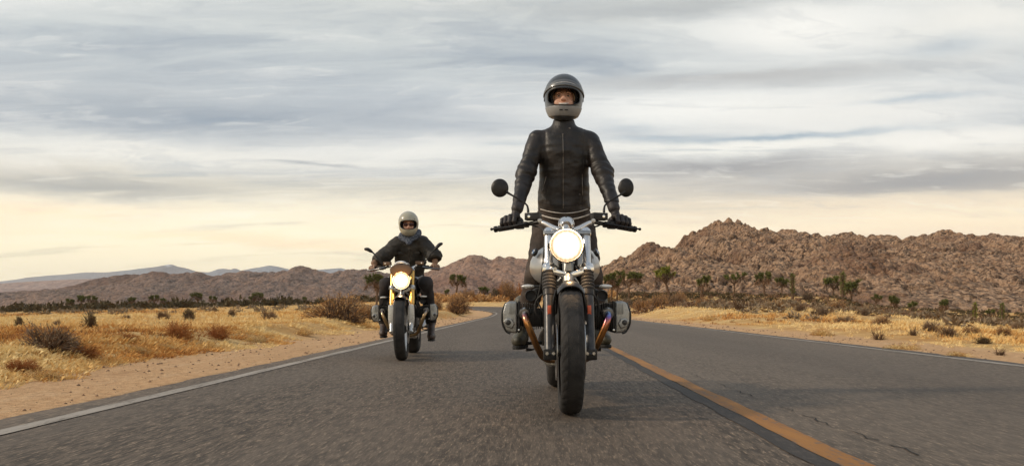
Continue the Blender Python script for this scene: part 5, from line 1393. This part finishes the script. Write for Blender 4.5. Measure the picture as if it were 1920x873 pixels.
def grip_hand(grip, axis, wrist, s_, size=1.0):
    """capsules of a hand closed on a bar: palm on top and behind, four fingers over the front, thumb beneath and behind"""
    ax = unit(np.array(axis, float))                       # points outwards along the bar
    up = unit(np.array(wrist) - np.array(grip)); up = unit(up - ax * np.dot(up, ax))
    fw = np.cross(ax, up); fw = fw if fw[1] < 0 else -fw    # forwards, towards the road ahead
    g = np.array(grip, float); H = []; z_ = 1 + (size - 1) * .75
    up = up * z_; fw = fw * z_
    palm_in, palm_out = g - ax * .028 * size, g + ax * .036 * size
    H.append((palm_in + up * .030 - fw * .018, palm_out + up * .030 - fw * .014, .021 * z_, .019 * z_, .015))
    H.append((palm_in + up * .034 + fw * .004, palm_out + up * .031 + fw * .004, .017, .016, .015))
    H.append((np.array(wrist), g + up * .040 - fw * .012, .026, .026, .02))
    lens = (1.0, 1.08, 1.02, .84); offs = (-.036, -.013, .010, .033)
    for k in range(4):
        c = g + ax * offs[k] * size * (1.0 if True else 0); l_ = lens[k]; r0 = (.0115, .0118, .0112, .0098)[k]
        kn = c + up * .036 + fw * .014
        m1 = c + up * (.016 * l_) + fw * (.037 * l_) + ax * .001
        m2 = c - up * (.012 * l_) + fw * (.034 * l_)
        tp = c - up * (.026 * l_) + fw * (.012 * l_)
        r0 = r0 * z_
        H += [(kn, m1, r0 * 1.05, r0, .004), (m1, m2, r0, r0 * .95, .004), (m2, tp, r0 * .95, r0 * .85, .004)]
    t0 = g - ax * .040 * size + up * .024 - fw * .018; t1 = g - ax * .060 * size - up * .004 - fw * .002; t2 = g - ax * .052 * size - up * .026 + fw * .012
    H += [(t0, t1, .0145, .0125, .010), (t1, t2, .0125, .0105, .004)]
    return H
def helmet(parent, c, rot, r, kind, M_shell, M_trim):
    c = np.array(c, np.float32); ro = np.array(rot, np.float32); k = r / .128
    def outer(q):
        d = ell_(q, (0, .012, .022), (.128, .148, .136))
        d = smin(d, ell_(q, (0, -.045, -.062), (.100, .110, .100)), .04)
        d = smin(d, ell_(q, (0, .03, -.05), (.110, .122, .112)), .04)
        return d
    def fn(P_):
        q = ((P_ - c) @ ro) / k
        o = outer(q); sh = np.maximum(o, -(o + .020))
        v = np.abs(q[:, 0]) / .101; zz = (q[:, 2] + .006) / np.where(q[:, 2] > -.006, .056, .050)
        op = ((np.clip(v, 0, 2) ** 3.2 + np.clip(np.abs(zz), 0, 2) ** (2.6 if kind == 'open' else 3.4)) ** (1 / 3.0) - 1) * .055
        op = np.maximum(op, q[:, 1] - .045)
        d = -smin(-sh, op, .004)
        d = np.maximum(d, -(q[:, 2] + .128 - .02 * np.clip(q[:, 1] / .1, -1, 1)))
        groove = np.abs(q[:, 2] + .060) - .002
        return d * k
    lo = c - .20 * k; hi = c + .20 * k
    h_o = sdf_mesh(fn, lo, hi, .0034 if kind == 'open' else .0048, 'helmet', M_shell, parent)
    Rm = Matrix([[float(x) for x in row] for row in rot]); T = lambda p: tuple(np.array(c) + (np.array(rot) @ np.array(p)) * k)
    def surf(x, z, y_in=-.3):      # point on the outer shell seen from the front
        y = y_in
        for _ in range(90):
            d = float(outer(np.array([[x, y, z]], np.float32))[0])
            if d < .0004: break
            y += max(d, .0004)
        return y
    # inner lining seen in the opening
    ln = MB(); ln.ell(T((0, .02, .0)), (.106 * k, .118 * k, .118 * k), 24, Rm.to_quaternion())
    def fl(P_):
        q = ((P_ - c) @ ro) / k
        o = outer(q) + .021
        d = np.maximum(o, -(ell_(q, (0, -.10, -.002), (.077, .13, .078))))
        return np.maximum(d, -(q[:, 2] + .118)) * k
    sdf_mesh(fl, lo, hi, .006, 'helmet_lining', X_LINER, h_o)
    # rim of the opening
    pts = []
    for i in range(49):
        a = 6.283185 * i / 48; e = 2 / 3.0
        x = .103 * math.copysign(abs(math.cos(a)) ** e, math.cos(a)); z = -.006 + (.058 if math.sin(a) > 0 else .052) * math.copysign(abs(math.sin(a)) ** e, math.sin(a))
        pts.append(T((x, surf(min(.118, abs(x)) * np.sign(x), z) - .001, z)))
    MB().tube(pts, .0042 * k, 8, smooth=False, cap=False).build('opening_trim', X_BLACK, h_o)
    if kind == 'open':
        # lighter chin band with two vents
        def band(P_):
            q = ((P_ - c) @ ro) / k
            d = np.maximum(outer(q) - .0028, -(outer(q) + .004))
            d = np.maximum(d, q[:, 1] - .02); top_ = -.060
            d = np.maximum(d, q[:, 2] - top_); d = np.maximum(d, -(q[:, 2] + .122))
            return d * k
        ch = sdf_mesh(band, lo, hi, .0034, 'chin_bar', M_trim, h_o)
        for s_ in (-1, 1): MB().box(T((s_ * .017, surf(s_ * .017, -.088) - .003, -.088)), (.021 * k, .006 * k, .0055 * k), Rm, .001).build('chin_vent', X_LINER, ch)
        # raised visor over the brow
        def vis(P_):
            q = ((P_ - c) @ ro) / k
            o = outer(q); d = np.maximum(o - .0075, -(o + .008))
            a = np.arctan2(q[:, 2] - .0, -(q[:, 1] - .02))          # angle about the side pivot
            lim = np.maximum((a - .70) * .1, (.42 - a) * .1)
            ax_ = np.abs(q[:, 0]) - .135
            return np.maximum(np.maximum(d, lim), ax_) * k
        vz = sdf_mesh(vis, lo, hi, .0032, 'raised_visor', X_VISOR, h_o)
        for s_ in (-1, 1):
            MB().lathe([(.001, .010), (.016, .009), (.019, .004), (.019, -.010)], T((s_ * .121, .02, -.002)), np.array(rot) @ np.array((s_, 0, 0)), 20).build('visor_pivot', X_BLACK, h_o)
        # white strip stands in for the sky highlight on the visor edge
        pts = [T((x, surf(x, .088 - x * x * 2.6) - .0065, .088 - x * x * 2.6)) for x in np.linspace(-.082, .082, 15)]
        MB().tube(pts, .0032 * k, 8, smooth=False, flat=.6).build('visor_highlight', X_WHITE, vz)
        MB().tube([T((-.06, -.03, -.115)), T((-.03, -.05, -.132)), T((.03, -.05, -.132)), T((.06, -.03, -.115))], .008 * k, 8).build('chin_strap', X_LINER, h_o)
    else:
        for s_ in (-1, 1): MB().lathe([(.001, .003), (.005, .002), (.006, -.002)], T((s_ * .075, surf(s_ * .075, .062), .062)), (s_ * .4, -1, .2), 10).build('snap', X_BLACK, h_o)
    return h_o
def fold_noise(P_, amp, sc=(9, 9, 34), seed=0.0):
    return (vn3(P_ + seed, sc) + 0.5 * vn3(P_ + seed + 3.1, tuple(v * 2.1 for v in sc))) * amp
def boot(parent, ank, toe, heel_z, M_b, h):
    ank = np.array(ank); toe = np.array(toe); d_ = toe - ank; d_[2] = 0; d_ = unit(d_); sole = heel_z
    heel = ank - d_ * .055; heel[2] = sole + .035; ball = toe - d_ * .055; ball[2] = sole + .034; tp = toe.copy(); tp[2] = sole + .033
    shaft = ank + np.array((0, 0, .16))
    def fn(P_):
        d = cap_(P_, shaft, ank, .056, .050); d = smin(d, cap_(P_, ank - (0, 0, .02), heel, .046, .036), .03)
        d = smin(d, cap_(P_, ank - d_ * -.02 - (0, 0, .03), ball, .045, .043), .03); d = smin(d, cap_(P_, ball, tp, .044, .034), .02)
        return np.maximum(d, -(P_[:, 2] - sole)) + fold_noise(P_, .003, (30, 30, 40))
    lo = np.minimum(np.minimum(heel, tp), shaft) - .08; hi = np.maximum(np.maximum(heel, tp), shaft) + .08
    b = sdf_mesh(fn, lo, hi, h, 'boot', M_b, parent)
    def fs(P_):
        d = cap_(P_ * np.array((1, 1, 0), np.float32), heel * (1, 1, 0), ball * (1, 1, 0), .035, .043); d = np.minimum(d, cap_(P_ * np.array((1, 1, 0), np.float32), ball * (1, 1, 0), tp * (1, 1, 0), .043, .034))
        return np.maximum(np.maximum(d, P_[:, 2] - sole - .002), -(P_[:, 2] - sole + .020))
    sdf_mesh(fs, lo - .02, hi, h, 'sole', X_SOLE, b)

def make_rider(J, o):
    root = empty('person'); h = o['h']; hc_h = J['head']; J['head'] = J['head'] + (0, .008, o.get('fo', 0.0))
    rot = o['head_rot']; hc = J['head']
    arm = lambda s_: (J['sh'][s_], J['el'][s_], J['wr'][s_])
    leg = lambda s_: (J['hip'][s_], J['kn'][s_], J['an'][s_])
    hands = [grip_hand(J['grip'][s_], J['axis'][s_], J['wr'][s_], s_, o.get('hs', 1.0)) for s_ in (0, 1)]
    neck0, neck1 = J['neck'], hc - np.array(rot) @ np.array((0, -.02, .07))
    def core(P_, e, arms=True):      # trunk, shared by the body and the clothes (e = extra thickness)
        t = J['trunk']; d = None
        for (c, r) in t:
            q = ell_(P_, c, (r[0] + e, r[1] + e, r[2])); d = q if d is None else smin(d, q, .06)
        return d
    def body(P_):
        d = core(P_, -.022)
        d = smin(d, cap_(P_, neck0, neck1, .052, .050), .03)
        d = smin(d, head_field(P_, hc, rot), .015)
        for s_ in (0, 1):
            a, b, c = arm(s_); d = smin(d, cap_(P_, a, b, .042, .035), .03); d = smin(d, cap_(P_, b, c, .035, .022), .02)
            a, b, c = leg(s_); d = smin(d, cap_(P_, a, b, .070, .045), .04); d = smin(d, cap_(P_, b, c, .045, .032), .02)
            d = smin(d, cap_(P_, c, c * .5 + J['toe'][s_] * .5, .028, .018), .02)
            d = smin(d, hand_field(P_, hands[s_], -.0035), .010)
        return d
    allp = np.array([hc, *J['wr'], *J['an'], *J['kn'], *J['sh'], *J['grip'], *J['el']])
    sdf_mesh(body, allp.min(0) - .17, allp.max(0) + .17, o['hb'], 'body', X_SKIN, root, st=6)
    # jacket
    zh = o['hem']; fa = o['sleeve']
    def jacket(P_):
        d = core(P_, o.get('jk', 0.0))
        n = fold_noise(P_, o['fold'], o['fsc'])
        e = None
        for s_ in (0, 1):
            a, b, c = arm(s_); ax = unit(c - b)
            q = cap_(P_, a, b, fa[0], fa[1]); q = smin(q, cap_(P_, b, c, fa[1], fa[2]), .035)
            q = np.maximum(q, (P_ - (c - ax * o.get('cuff', .0))) @ ax.astype(np.float32))
            # rings of creases at the elbow and forearm
            tt = (P_ - b) @ ax.astype(np.float32)
            q = q + .0035 * np.sin(tt * 110 + vn3(P_, (14, 14, 14)) * 7) * np.exp(-((tt - .02) / .13) ** 2)
            e = q if e is None else np.minimum(e, q)
        d = smin(d, e, .022) + n
        d = smin(d, cap_(P_, neck0 - (0, 0, .03), neck0 + np.array(o['collar_top']), .082, .066), .030)
        d = np.maximum(d, (P_ - (neck0 + np.array(o['collar_top']))) @ np.array(o['collar_n'], np.float32))
        hemcut = zh + o['hem_sag'] * np.clip((P_[:, 0] - J['trunk'][0][0][0]) / .18, -1, 1) ** 2
        d = np.maximum(d, hemcut - P_[:, 2])
        d = np.maximum(d, -(cap_(P_, neck0 - (0, 0, .02), neck0 + np.array(o['collar_top']) * 1.6, .047, .049)))
        # seams: shallow grooves where panels meet
        for s_ in (-1, 1):
            xs = J['trunk'][0][0][0] + s_ * (.105 + (P_[:, 2] - zh) * .03)
            d = d + .0022 * np.exp(-((P_[:, 0] - xs) / .003) ** 2) * (P_[:, 1] < J['trunk'][0][0][1])
        return d
    P3 = np.array([*J['wr'], *J['sh'], *J['el'], neck0 + np.array(o['collar_top'])]); lo = P3.min(0) - .13; hi = P3.max(0) + .12; lo[2] = min(zh - .02, lo[2]); hi[1] += .1
    jk = sdf_mesh(jacket, lo, hi, h, 'jacket', o['jmat'], root)
    cx_ = J['trunk'][0][0][0]
    fyj = lambda x, z: front_y(jacket, x, z, J['trunk'][0][0][1] - .5)
    # trousers
    wz = o['waist']
    def trousers(P_):
        d = core(P_, -.012)
        for (c, r) in J['seat']: d = smin(d, ell_(P_, c, r), .04)
        for s_ in (0, 1):
            a, b, c = leg(s_); r = o['legr']
            q = cap_(P_, a, b, r[0], r[1]); q = smin(q, cap_(P_, b, c, r[1], r[2]), .03); ax = unit(c - b).astype(np.float32)
            q = np.maximum(q, (P_ - c) @ ax - o.get('tl', .03)); d = smin(d, q, .025)
        d = d + fold_noise(P_, .011, (14, 14, 26), 1.7)
        return np.maximum(d, P_[:, 2] - wz)
    P4 = np.array([*J['hip'], *J['kn'], *J['an']]); lo = P4.min(0) - .16; hi = P4.max(0) + .17; hi[2] = wz + .03
    sdf_mesh(trousers, lo, hi, h * 1.25, 'trousers', o['tmat'], root)
    for s_ in (0, 1):
        boot(root, J['an'][s_], J['toe'][s_], J['toe'][s_][2], o['bmat'], h * 1.1)
        gl = lambda P_, s_=s_: np.minimum(hand_field(P_, hands[s_], .0), np.maximum(cap_(P_, J['wr'][s_], J['wr'][s_] * .82 + J['el'][s_] * .18, .036, .037), -1))
        if o['gmat']:
            pts = np.array([q for H_ in hands[s_] for q in H_[:2]]); pts = np.vstack([pts, J['wr'][s_] * .82 + J['el'][s_] * .18])
            go = sdf_mesh(gl, pts.min(0) - .05, pts.max(0) + .05, o['hg'], 'glove', o['gmat'], root)
    hm_ = helmet(root, hc_h + np.array(rot) @ np.array((0, .004, .014)), o.get('helm_rot', rot), o['helm_r'], o['hkind'], o['hmat'], X_HELMCHIN)
    # face details
    T = lambda p: tuple(np.array(hc) + np.array(rot) @ np.array(p)); Rq = Matrix([[float(x) for x in r_] for r_ in rot])
    if o['hkind'] == 'open':
        for s_ in (-1, 1):
            ey = MB().ell(T((s_ * .029, -.0765, .008)), (.0110, .0105, .0048), 14, Rq.to_quaternion()).build('eye', X_EYE, root)
            MB().ell(T((s_ * .029, -.0865, .008)), (.0052, .0025, .0052), 10, Rq.to_quaternion()).build('iris', X_IRIS, ey)
            MB().tube([T((s_ * .012, -.089, .026)), T((s_ * .030, -.091, .034)), T((s_ * .048, -.080, .028))], [.002, .0036, .0015], 6).build('eyebrow', X_BROW, root)
            MB().tube([T((s_ * .016, -.088, .016)), T((s_ * .030, -.090, .019)), T((s_ * .045, -.082, .012))], [.0015, .0022, .0012], 6).build('eyelash', X_BROW, root)
            MB().tube([T((s_ * .060, -.052, .05)), T((s_ * .070, -.045, .01)), T((s_ * .072, -.03, -.04))], [.006, .008, .004], 8).build('hair', mat('blond_hair', (.35, .22, .12), .6), root)
        mo = MB().tube([T((-.032, -.084, -.044)), T((-.014, -.097, -.054)), T((.014, -.097, -.054)), T((.032, -.084, -.044))], [.002, .005, .005, .002], 8).build('teeth', X_TEETH, root)
        MB().tube([T((-.030, -.084, -.046)), T((-.012, -.096, -.051)), T((0, -.0975, -.0525)), T((.012, -.096, -.051)), T((.030, -.084, -.046))], [.002, .0034, .003, .0034, .002], 8).build('lips', X_LIP, root)
        MB().tube([T((-.028, -.084, -.049)), T((-.012, -.092, -.063)), T((.012, -.092, -.063)), T((.028, -.084, -.049))], [.002, .004, .004, .002], 8).build('lips', X_LIP, root)
    else:
        sg = MB()
        for s_ in (-1, 1): sg.ell(T((s_ * .034, -.096, .008)), (.029, .010, .0185), 16, (Rq @ Matrix.Rotation(R(s_ * 16), 3, 'Z')).to_quaternion())
        sg.tube([T((-.01, -.098, .014)), T((.01, -.098, .014))], .003, 6)
        for s_ in (-1, 1): sg.tube([T((s_ * .060, -.085, .014)), T((s_ * .078, -.02, .012))], .003, 6)
        sg.build('sunglasses', X_SHADES, root)
        for s_ in (-1, 1): MB().tube([T((s_ * .012, -.09, .030)), T((s_ * .030, -.092, .035)), T((s_ * .048, -.080, .030))], [.002, .0036, .0015], 6).build('eyebrow', X_BROW, root)
    return root, jk, jacket, fyj

def look(pitch, yaw, roll=0.0):   # rows of the rotation local->bike frame; pitch>0 lifts the face
    return np.array(Matrix.Rotation(R(yaw), 3, 'Z') @ Matrix.Rotation(R(-pitch), 3, 'X') @ Matrix.Rotation(R(roll), 3, 'Y'))

# ---- front rider, standing on the footrests
M1 = MA_
l1 = lambda px, py, dp: L(M1, px, py, dp)
cx1 = .008
J1 = dict(
    head=l1(1057, 188, 5.08), neck=l1(1057, 240, 5.10) + (0, 0, 0),
    sh=[l1(1008, 263, 5.10), l1(1106, 266, 5.10)], el=[l1(986, 325, 5.02), l1(1131, 325, 5.02)], wr=[l1(970, 391, 4.83), l1(1151, 390, 4.83)],
    grip=[l1(958, 421, 4.775), l1(1163, 421, 4.775)], axis=[(-.13, .07, -.015), (.13, .07, -.015)],
    trunk=[((cx1, .90, 1.27), (.166, .118, .16)), ((cx1, .885, 1.40), (.154, .112, .15)), ((cx1, .86, 1.535), (.166, .118, .15)), ((cx1, .865, 1.625), (.160, .088, .078)), ((cx1 - .08, .87, 1.650), (.085, .060, .042)), ((cx1 + .08, .87, 1.650), (.085, .060, .042)), ((cx1, .93, 1.17), (.165, .118, .12))],
    seat=[((cx1, .97, 1.13), (.168, .13, .13))],
    hip=[np.array((-.095, .96, 1.10)), np.array((.11, .96, 1.10))], kn=[np.array((-.165, .86, .765)), np.array((.172, .86, .765))], an=[np.array((-.262, 1.04, .43)), np.array((.250, 1.04, .43))],
    toe=[np.array((-.288, .835, .318)), np.array((.276, .86, .325))])
r1, jk1, jf1, fy1 = make_rider(J1, dict(h=.0062, hb=.0052, hg=.0034, hem=1.150, hem_sag=.048, sleeve=(.064, .057, .037), jk=0.0, fold=.010, fsc=(9, 9, 24), waist=1.20, legr=(.098, .074, .052), tl=.03,
    collar_top=(0, -.004, .052), collar_n=(0, -.25, 1), hs=1.3, jmat=X_LEATHER, tmat=X_DENIM1, bmat=X_BOOTG, gmat=X_GLOVE, head_rot=look(15, -3), fo=-.020, helm_rot=look(-8, -2, 1.2), helm_r=.124, hkind='open', hmat=X_HELM1))
tag(r1, 'person in a black leather jacket and open grey helmet, standing up on the front motorcycle', 'person')
def strip(fn_y, pts, r, name, m, parent, off=.001, n=6, step=.012):
    out = []
    for (xa, za), (xb, zb) in zip(pts[:-1], pts[1:]):
        k = max(2, int(math.hypot(xb - xa, zb - za) / step))
        for i in range(k): t = i / k; x, z = xa + (xb - xa) * t, za + (zb - za) * t; out.append((x, fn_y(x, z) - off, z))
    x, z = pts[-1]; out.append((x, fn_y(x, z) - off, z))
    return MB().tube(out, r, n, smooth=False, flat=.8).build(name, m, parent)
X1 = lambda px, dp=4.97: (px - 990) / F * dp - .223
Z1 = lambda py, dp=4.97: CAM_H + (577 - py) / F * dp
strip(fy1, [(X1(1056), Z1(250)), (X1(1057), Z1(388))], .0032, 'jacket_zip', X_ZIP, jk1, .0015)
strip(fy1, [(X1(1053), Z1(252)), (X1(1054), Z1(386))], .0022, 'zip_flap', X_LEATHER, jk1, .001)
strip(fy1, [(X1(1093), Z1(322)), (X1(1094), Z1(362))], .0025, 'pocket_zip', X_ZIP, jk1, .001)
strip(fy1, [(X1(1025), Z1(326)), (X1(1018), Z1(352))], .0025, 'pocket_zip', X_ZIP, jk1, .001)
for (px, py, r_) in [(1056, 249, .006), (1088.5, 361, .0055), (1020, 350, .004)]:
    x, z = X1(px), Z1(py); y = fy1(x, z)
    MB().lathe([(.001, -.004), (r_ * .8, -.003), (r_, .002)], (x, y, z), (0, 1, 0), 12).build('snap', X_ZIP, jk1)
MB().lathe([(.001, -.004), (.006, -.003), (.0075, .003)], (X1(1069), fy1(X1(1069), Z1(237)), Z1(237)), (0, 1, 0), 12).build('snap', X_ZIP, jk1)
hl = [(cx1 + x, 1.150 + .048 * min(1, abs(x) / .18) ** 2 + .006) for x in np.linspace(-.150, .150, 25)]
strip(fy1, hl, .0042, 'hem_line', X_SHIRT, jk1, -.001, 8)  # pale line along the jacket hem
strip(fy1, [(x, z + .045) for x, z in hl], .0024, 'hem_seam', X_LEATHER, jk1, .001)
for s_ in (-1, 1):      # quilted ridges on the shoulders and cuff studs
    for k in range(0):
        strip(fy1, [(cx1 + s_ * (.125 + k * .013), 1.705 - k * .010), (cx1 + s_ * (.150 + k * .012), 1.640 - k * .012)], .0022, 'shoulder_ridge', X_LEATHER, jk1, .0005)
    MB().ell(tuple(J1['wr'][0 if s_ < 0 else 1] + np.array((s_ * .034, -.012, .005))), (.004, .004, .004), 8).build('cuff_stud', X_CHROME, jk1)
# second, lower pale line: edge of the shirt
def band1(P_):
    d = ell_(P_, (cx1, .925, 1.16), (.170, .130, .16)); zl = 1.112 + .052 * np.clip((P_[:, 0] - cx1) / .18, -1, 1) ** 2
    return np.maximum(np.maximum(d, zl - P_[:, 2]), P_[:, 2] - zl - .010)
sdf_mesh(band1, (-.2, .75, 1.09), (.22, 1.1, 1.21), .005, 'shirt_hem', X_SHIRT, r1)
r1.location = bikeA.location; r1.rotation_euler = bikeA.rotation_euler

# ---- rear rider, seated
M2 = MB_
l2 = lambda px, py, dp: L(M2, px, py, dp)
hd2 = l2(766, 421.5, 9.22); hip2 = l2(768, 521, 9.52)
tc2 = l2(768, 480, 9.38)
def mid(a, b, t): return a * (1 - t) + b * t
J2 = dict(
    head=hd2, neck=l2(768, 447, 9.33), sh=[l2(750, 456, 9.33), l2(789, 454, 9.33)], el=[l2(717, 483, 9.25), l2(814, 480, 9.25)], wr=[l2(703, 492, 8.985), l2(818, 491, 8.985)],
    grip=[np.array((-.352, .540, 1.008)), np.array((.352, .540, 1.008))], axis=[(-.13, .07, -.015), (.13, .07, -.015)],
    trunk=[(tuple(l2(769, 497, 9.45)), (.186, .14, .16)), (tuple(l2(769, 478, 9.40)), (.180, .135, .14)), (tuple(l2(769, 463, 9.36)), (.185, .12, .10)), (tuple(l2(751, 456, 9.35)), (.085, .07, .06)), (tuple(l2(788, 455, 9.35)), (.085, .07, .06)), (tuple(hip2), (.18, .15, .13))],
    seat=[(tuple(hip2 + (0, .03, -.05)), (.17, .15, .12))],
    hip=[hip2 + (-.10, 0, -.06), hip2 + (.10, 0, -.06)], kn=[l2(724, 533, 9.02), l2(799, 531, 9.02)], an=[l2(720, 604, 9.42), l2(808, 602, 9.42)],
    toe=[l2(718, 630, 9.20), l2(809, 636, 9.20)])
for s_, gx in ((0, -1), (1, 1)):
    J2['wr'][s_] = J2['grip'][s_] + np.array((gx * -.004, .045, .075))
r2, jk2, jf2, fy2 = make_rider(J2, dict(h=.0095, hb=.0085, hg=.0052, hem=float(hip2[2]) - .03, hem_sag=.0, sleeve=(.090, .084, .058), jk=.004, fold=.022, fsc=(9, 9, 20), waist=float(hip2[2]) + .03, legr=(.094, .074, .064), tl=.06, cuff=.02,
    collar_top=(0, -.004, .03), collar_n=(0, -.3, 1), jmat=X_WAXED, tmat=X_DENIM2, bmat=X_BOOTB, gmat=X_TANGL, head_rot=look(-7, 4), helm_rot=look(-10, 4), helm_r=.116, hkind='full', hmat=X_HELM2))
tag(r2, 'person in a dark jacket, scarf and cream helmet, seated on the rear motorcycle', 'person')
def scarf(P_):
    n = J2['neck'].astype(np.float32); q = P_ - n - np.array((0, -.02, .035), np.float32)
    r = np.hypot(q[:, 0] / 1.12, q[:, 1]); z = q[:, 2] - np.clip(q[:, 1], -1, 1) * .35 - .012 * np.sign(q[:, 0]) 
    d = np.hypot(r - .085, z / 1.2) - .036
    d = smin(d, cap_(P_, n + (-.085, -.09, .02), n + (0, -.15, -.065), .030, .020), .03)
    d = smin(d, cap_(P_, n + (.085, -.09, .03), n + (0, -.15, -.065), .032, .020), .03)
    d = smin(d, cap_(P_, n + (.10, -.01, .07), n + (.085, -.07, .03), .036, .030), .03)
    return d + fold_noise(P_, .012, (28, 28, 30))
nn_ = J2['neck']; sdf_mesh(scarf, nn_ - .24, nn_ + .22, .008, 'scarf', X_SCARF, r2)
strip(fy2, [(nn_[0], nn_[2] - .10), (tc2[0], float(hip2[2]) + .0)], .004, 'jacket_zip', X_ZIP, jk2, .001)
for s_ in (-1, 1):
    c = np.array((tc2[0] + s_ * .085, 0, tc2[2] + .03)); y = fy2(c[0], c[2])
    MB().box((c[0], y + .002, c[2]), (.085, .016, .03), None, .004).build('pocket_flap', X_WAXED, jk2)
MB().tube([tuple(hip2 + (.10, -.10, .03)), tuple(hip2 + (.19, -.06, -.02)), tuple(hip2 + (.22, .02, -.05))], [.03, .045, .03], 12, flat=.4).build('jacket_tail', X_WAXED, jk2, 60)
r2.location = bikeB.location; r2.rotation_euler = bikeB.rotation_euler
# ---------------------------------------------------------------- haze
hv = []
hx, hy0, hy1, hz0, hz1 = 9300, -300, 9700, -12, 480
for z in (hz0, hz1):
    for x, y in ((-hx, hy0), (hx, hy0), (hx, hy1), (-hx, hy1)): hv.append((x, y, z))
ho = pydata('haze', hv, [(3, 2, 1, 0), (4, 5, 6, 7), (0, 1, 5, 4), (1, 2, 6, 5), (2, 3, 7, 6), (3, 0, 4, 7)], None, smooth=False)
hm = bpy.data.materials.new('haze_air'); hm.use_nodes = True; ht = hm.node_tree; ht.nodes.clear()
out = ht.nodes.new('ShaderNodeOutputMaterial'); pv = ht.nodes.new('ShaderNodeVolumePrincipled')
pv.inputs['Color'].default_value = (0.90, 0.95, 1.0, 1); pv.inputs['Density'].default_value = 0.00007; pv.inputs['Anisotropy'].default_value = 0.2
ht.links.new(pv.outputs[0], out.inputs['Volume'])
ho.data.materials.append(hm); tag(ho, kind='stuff')
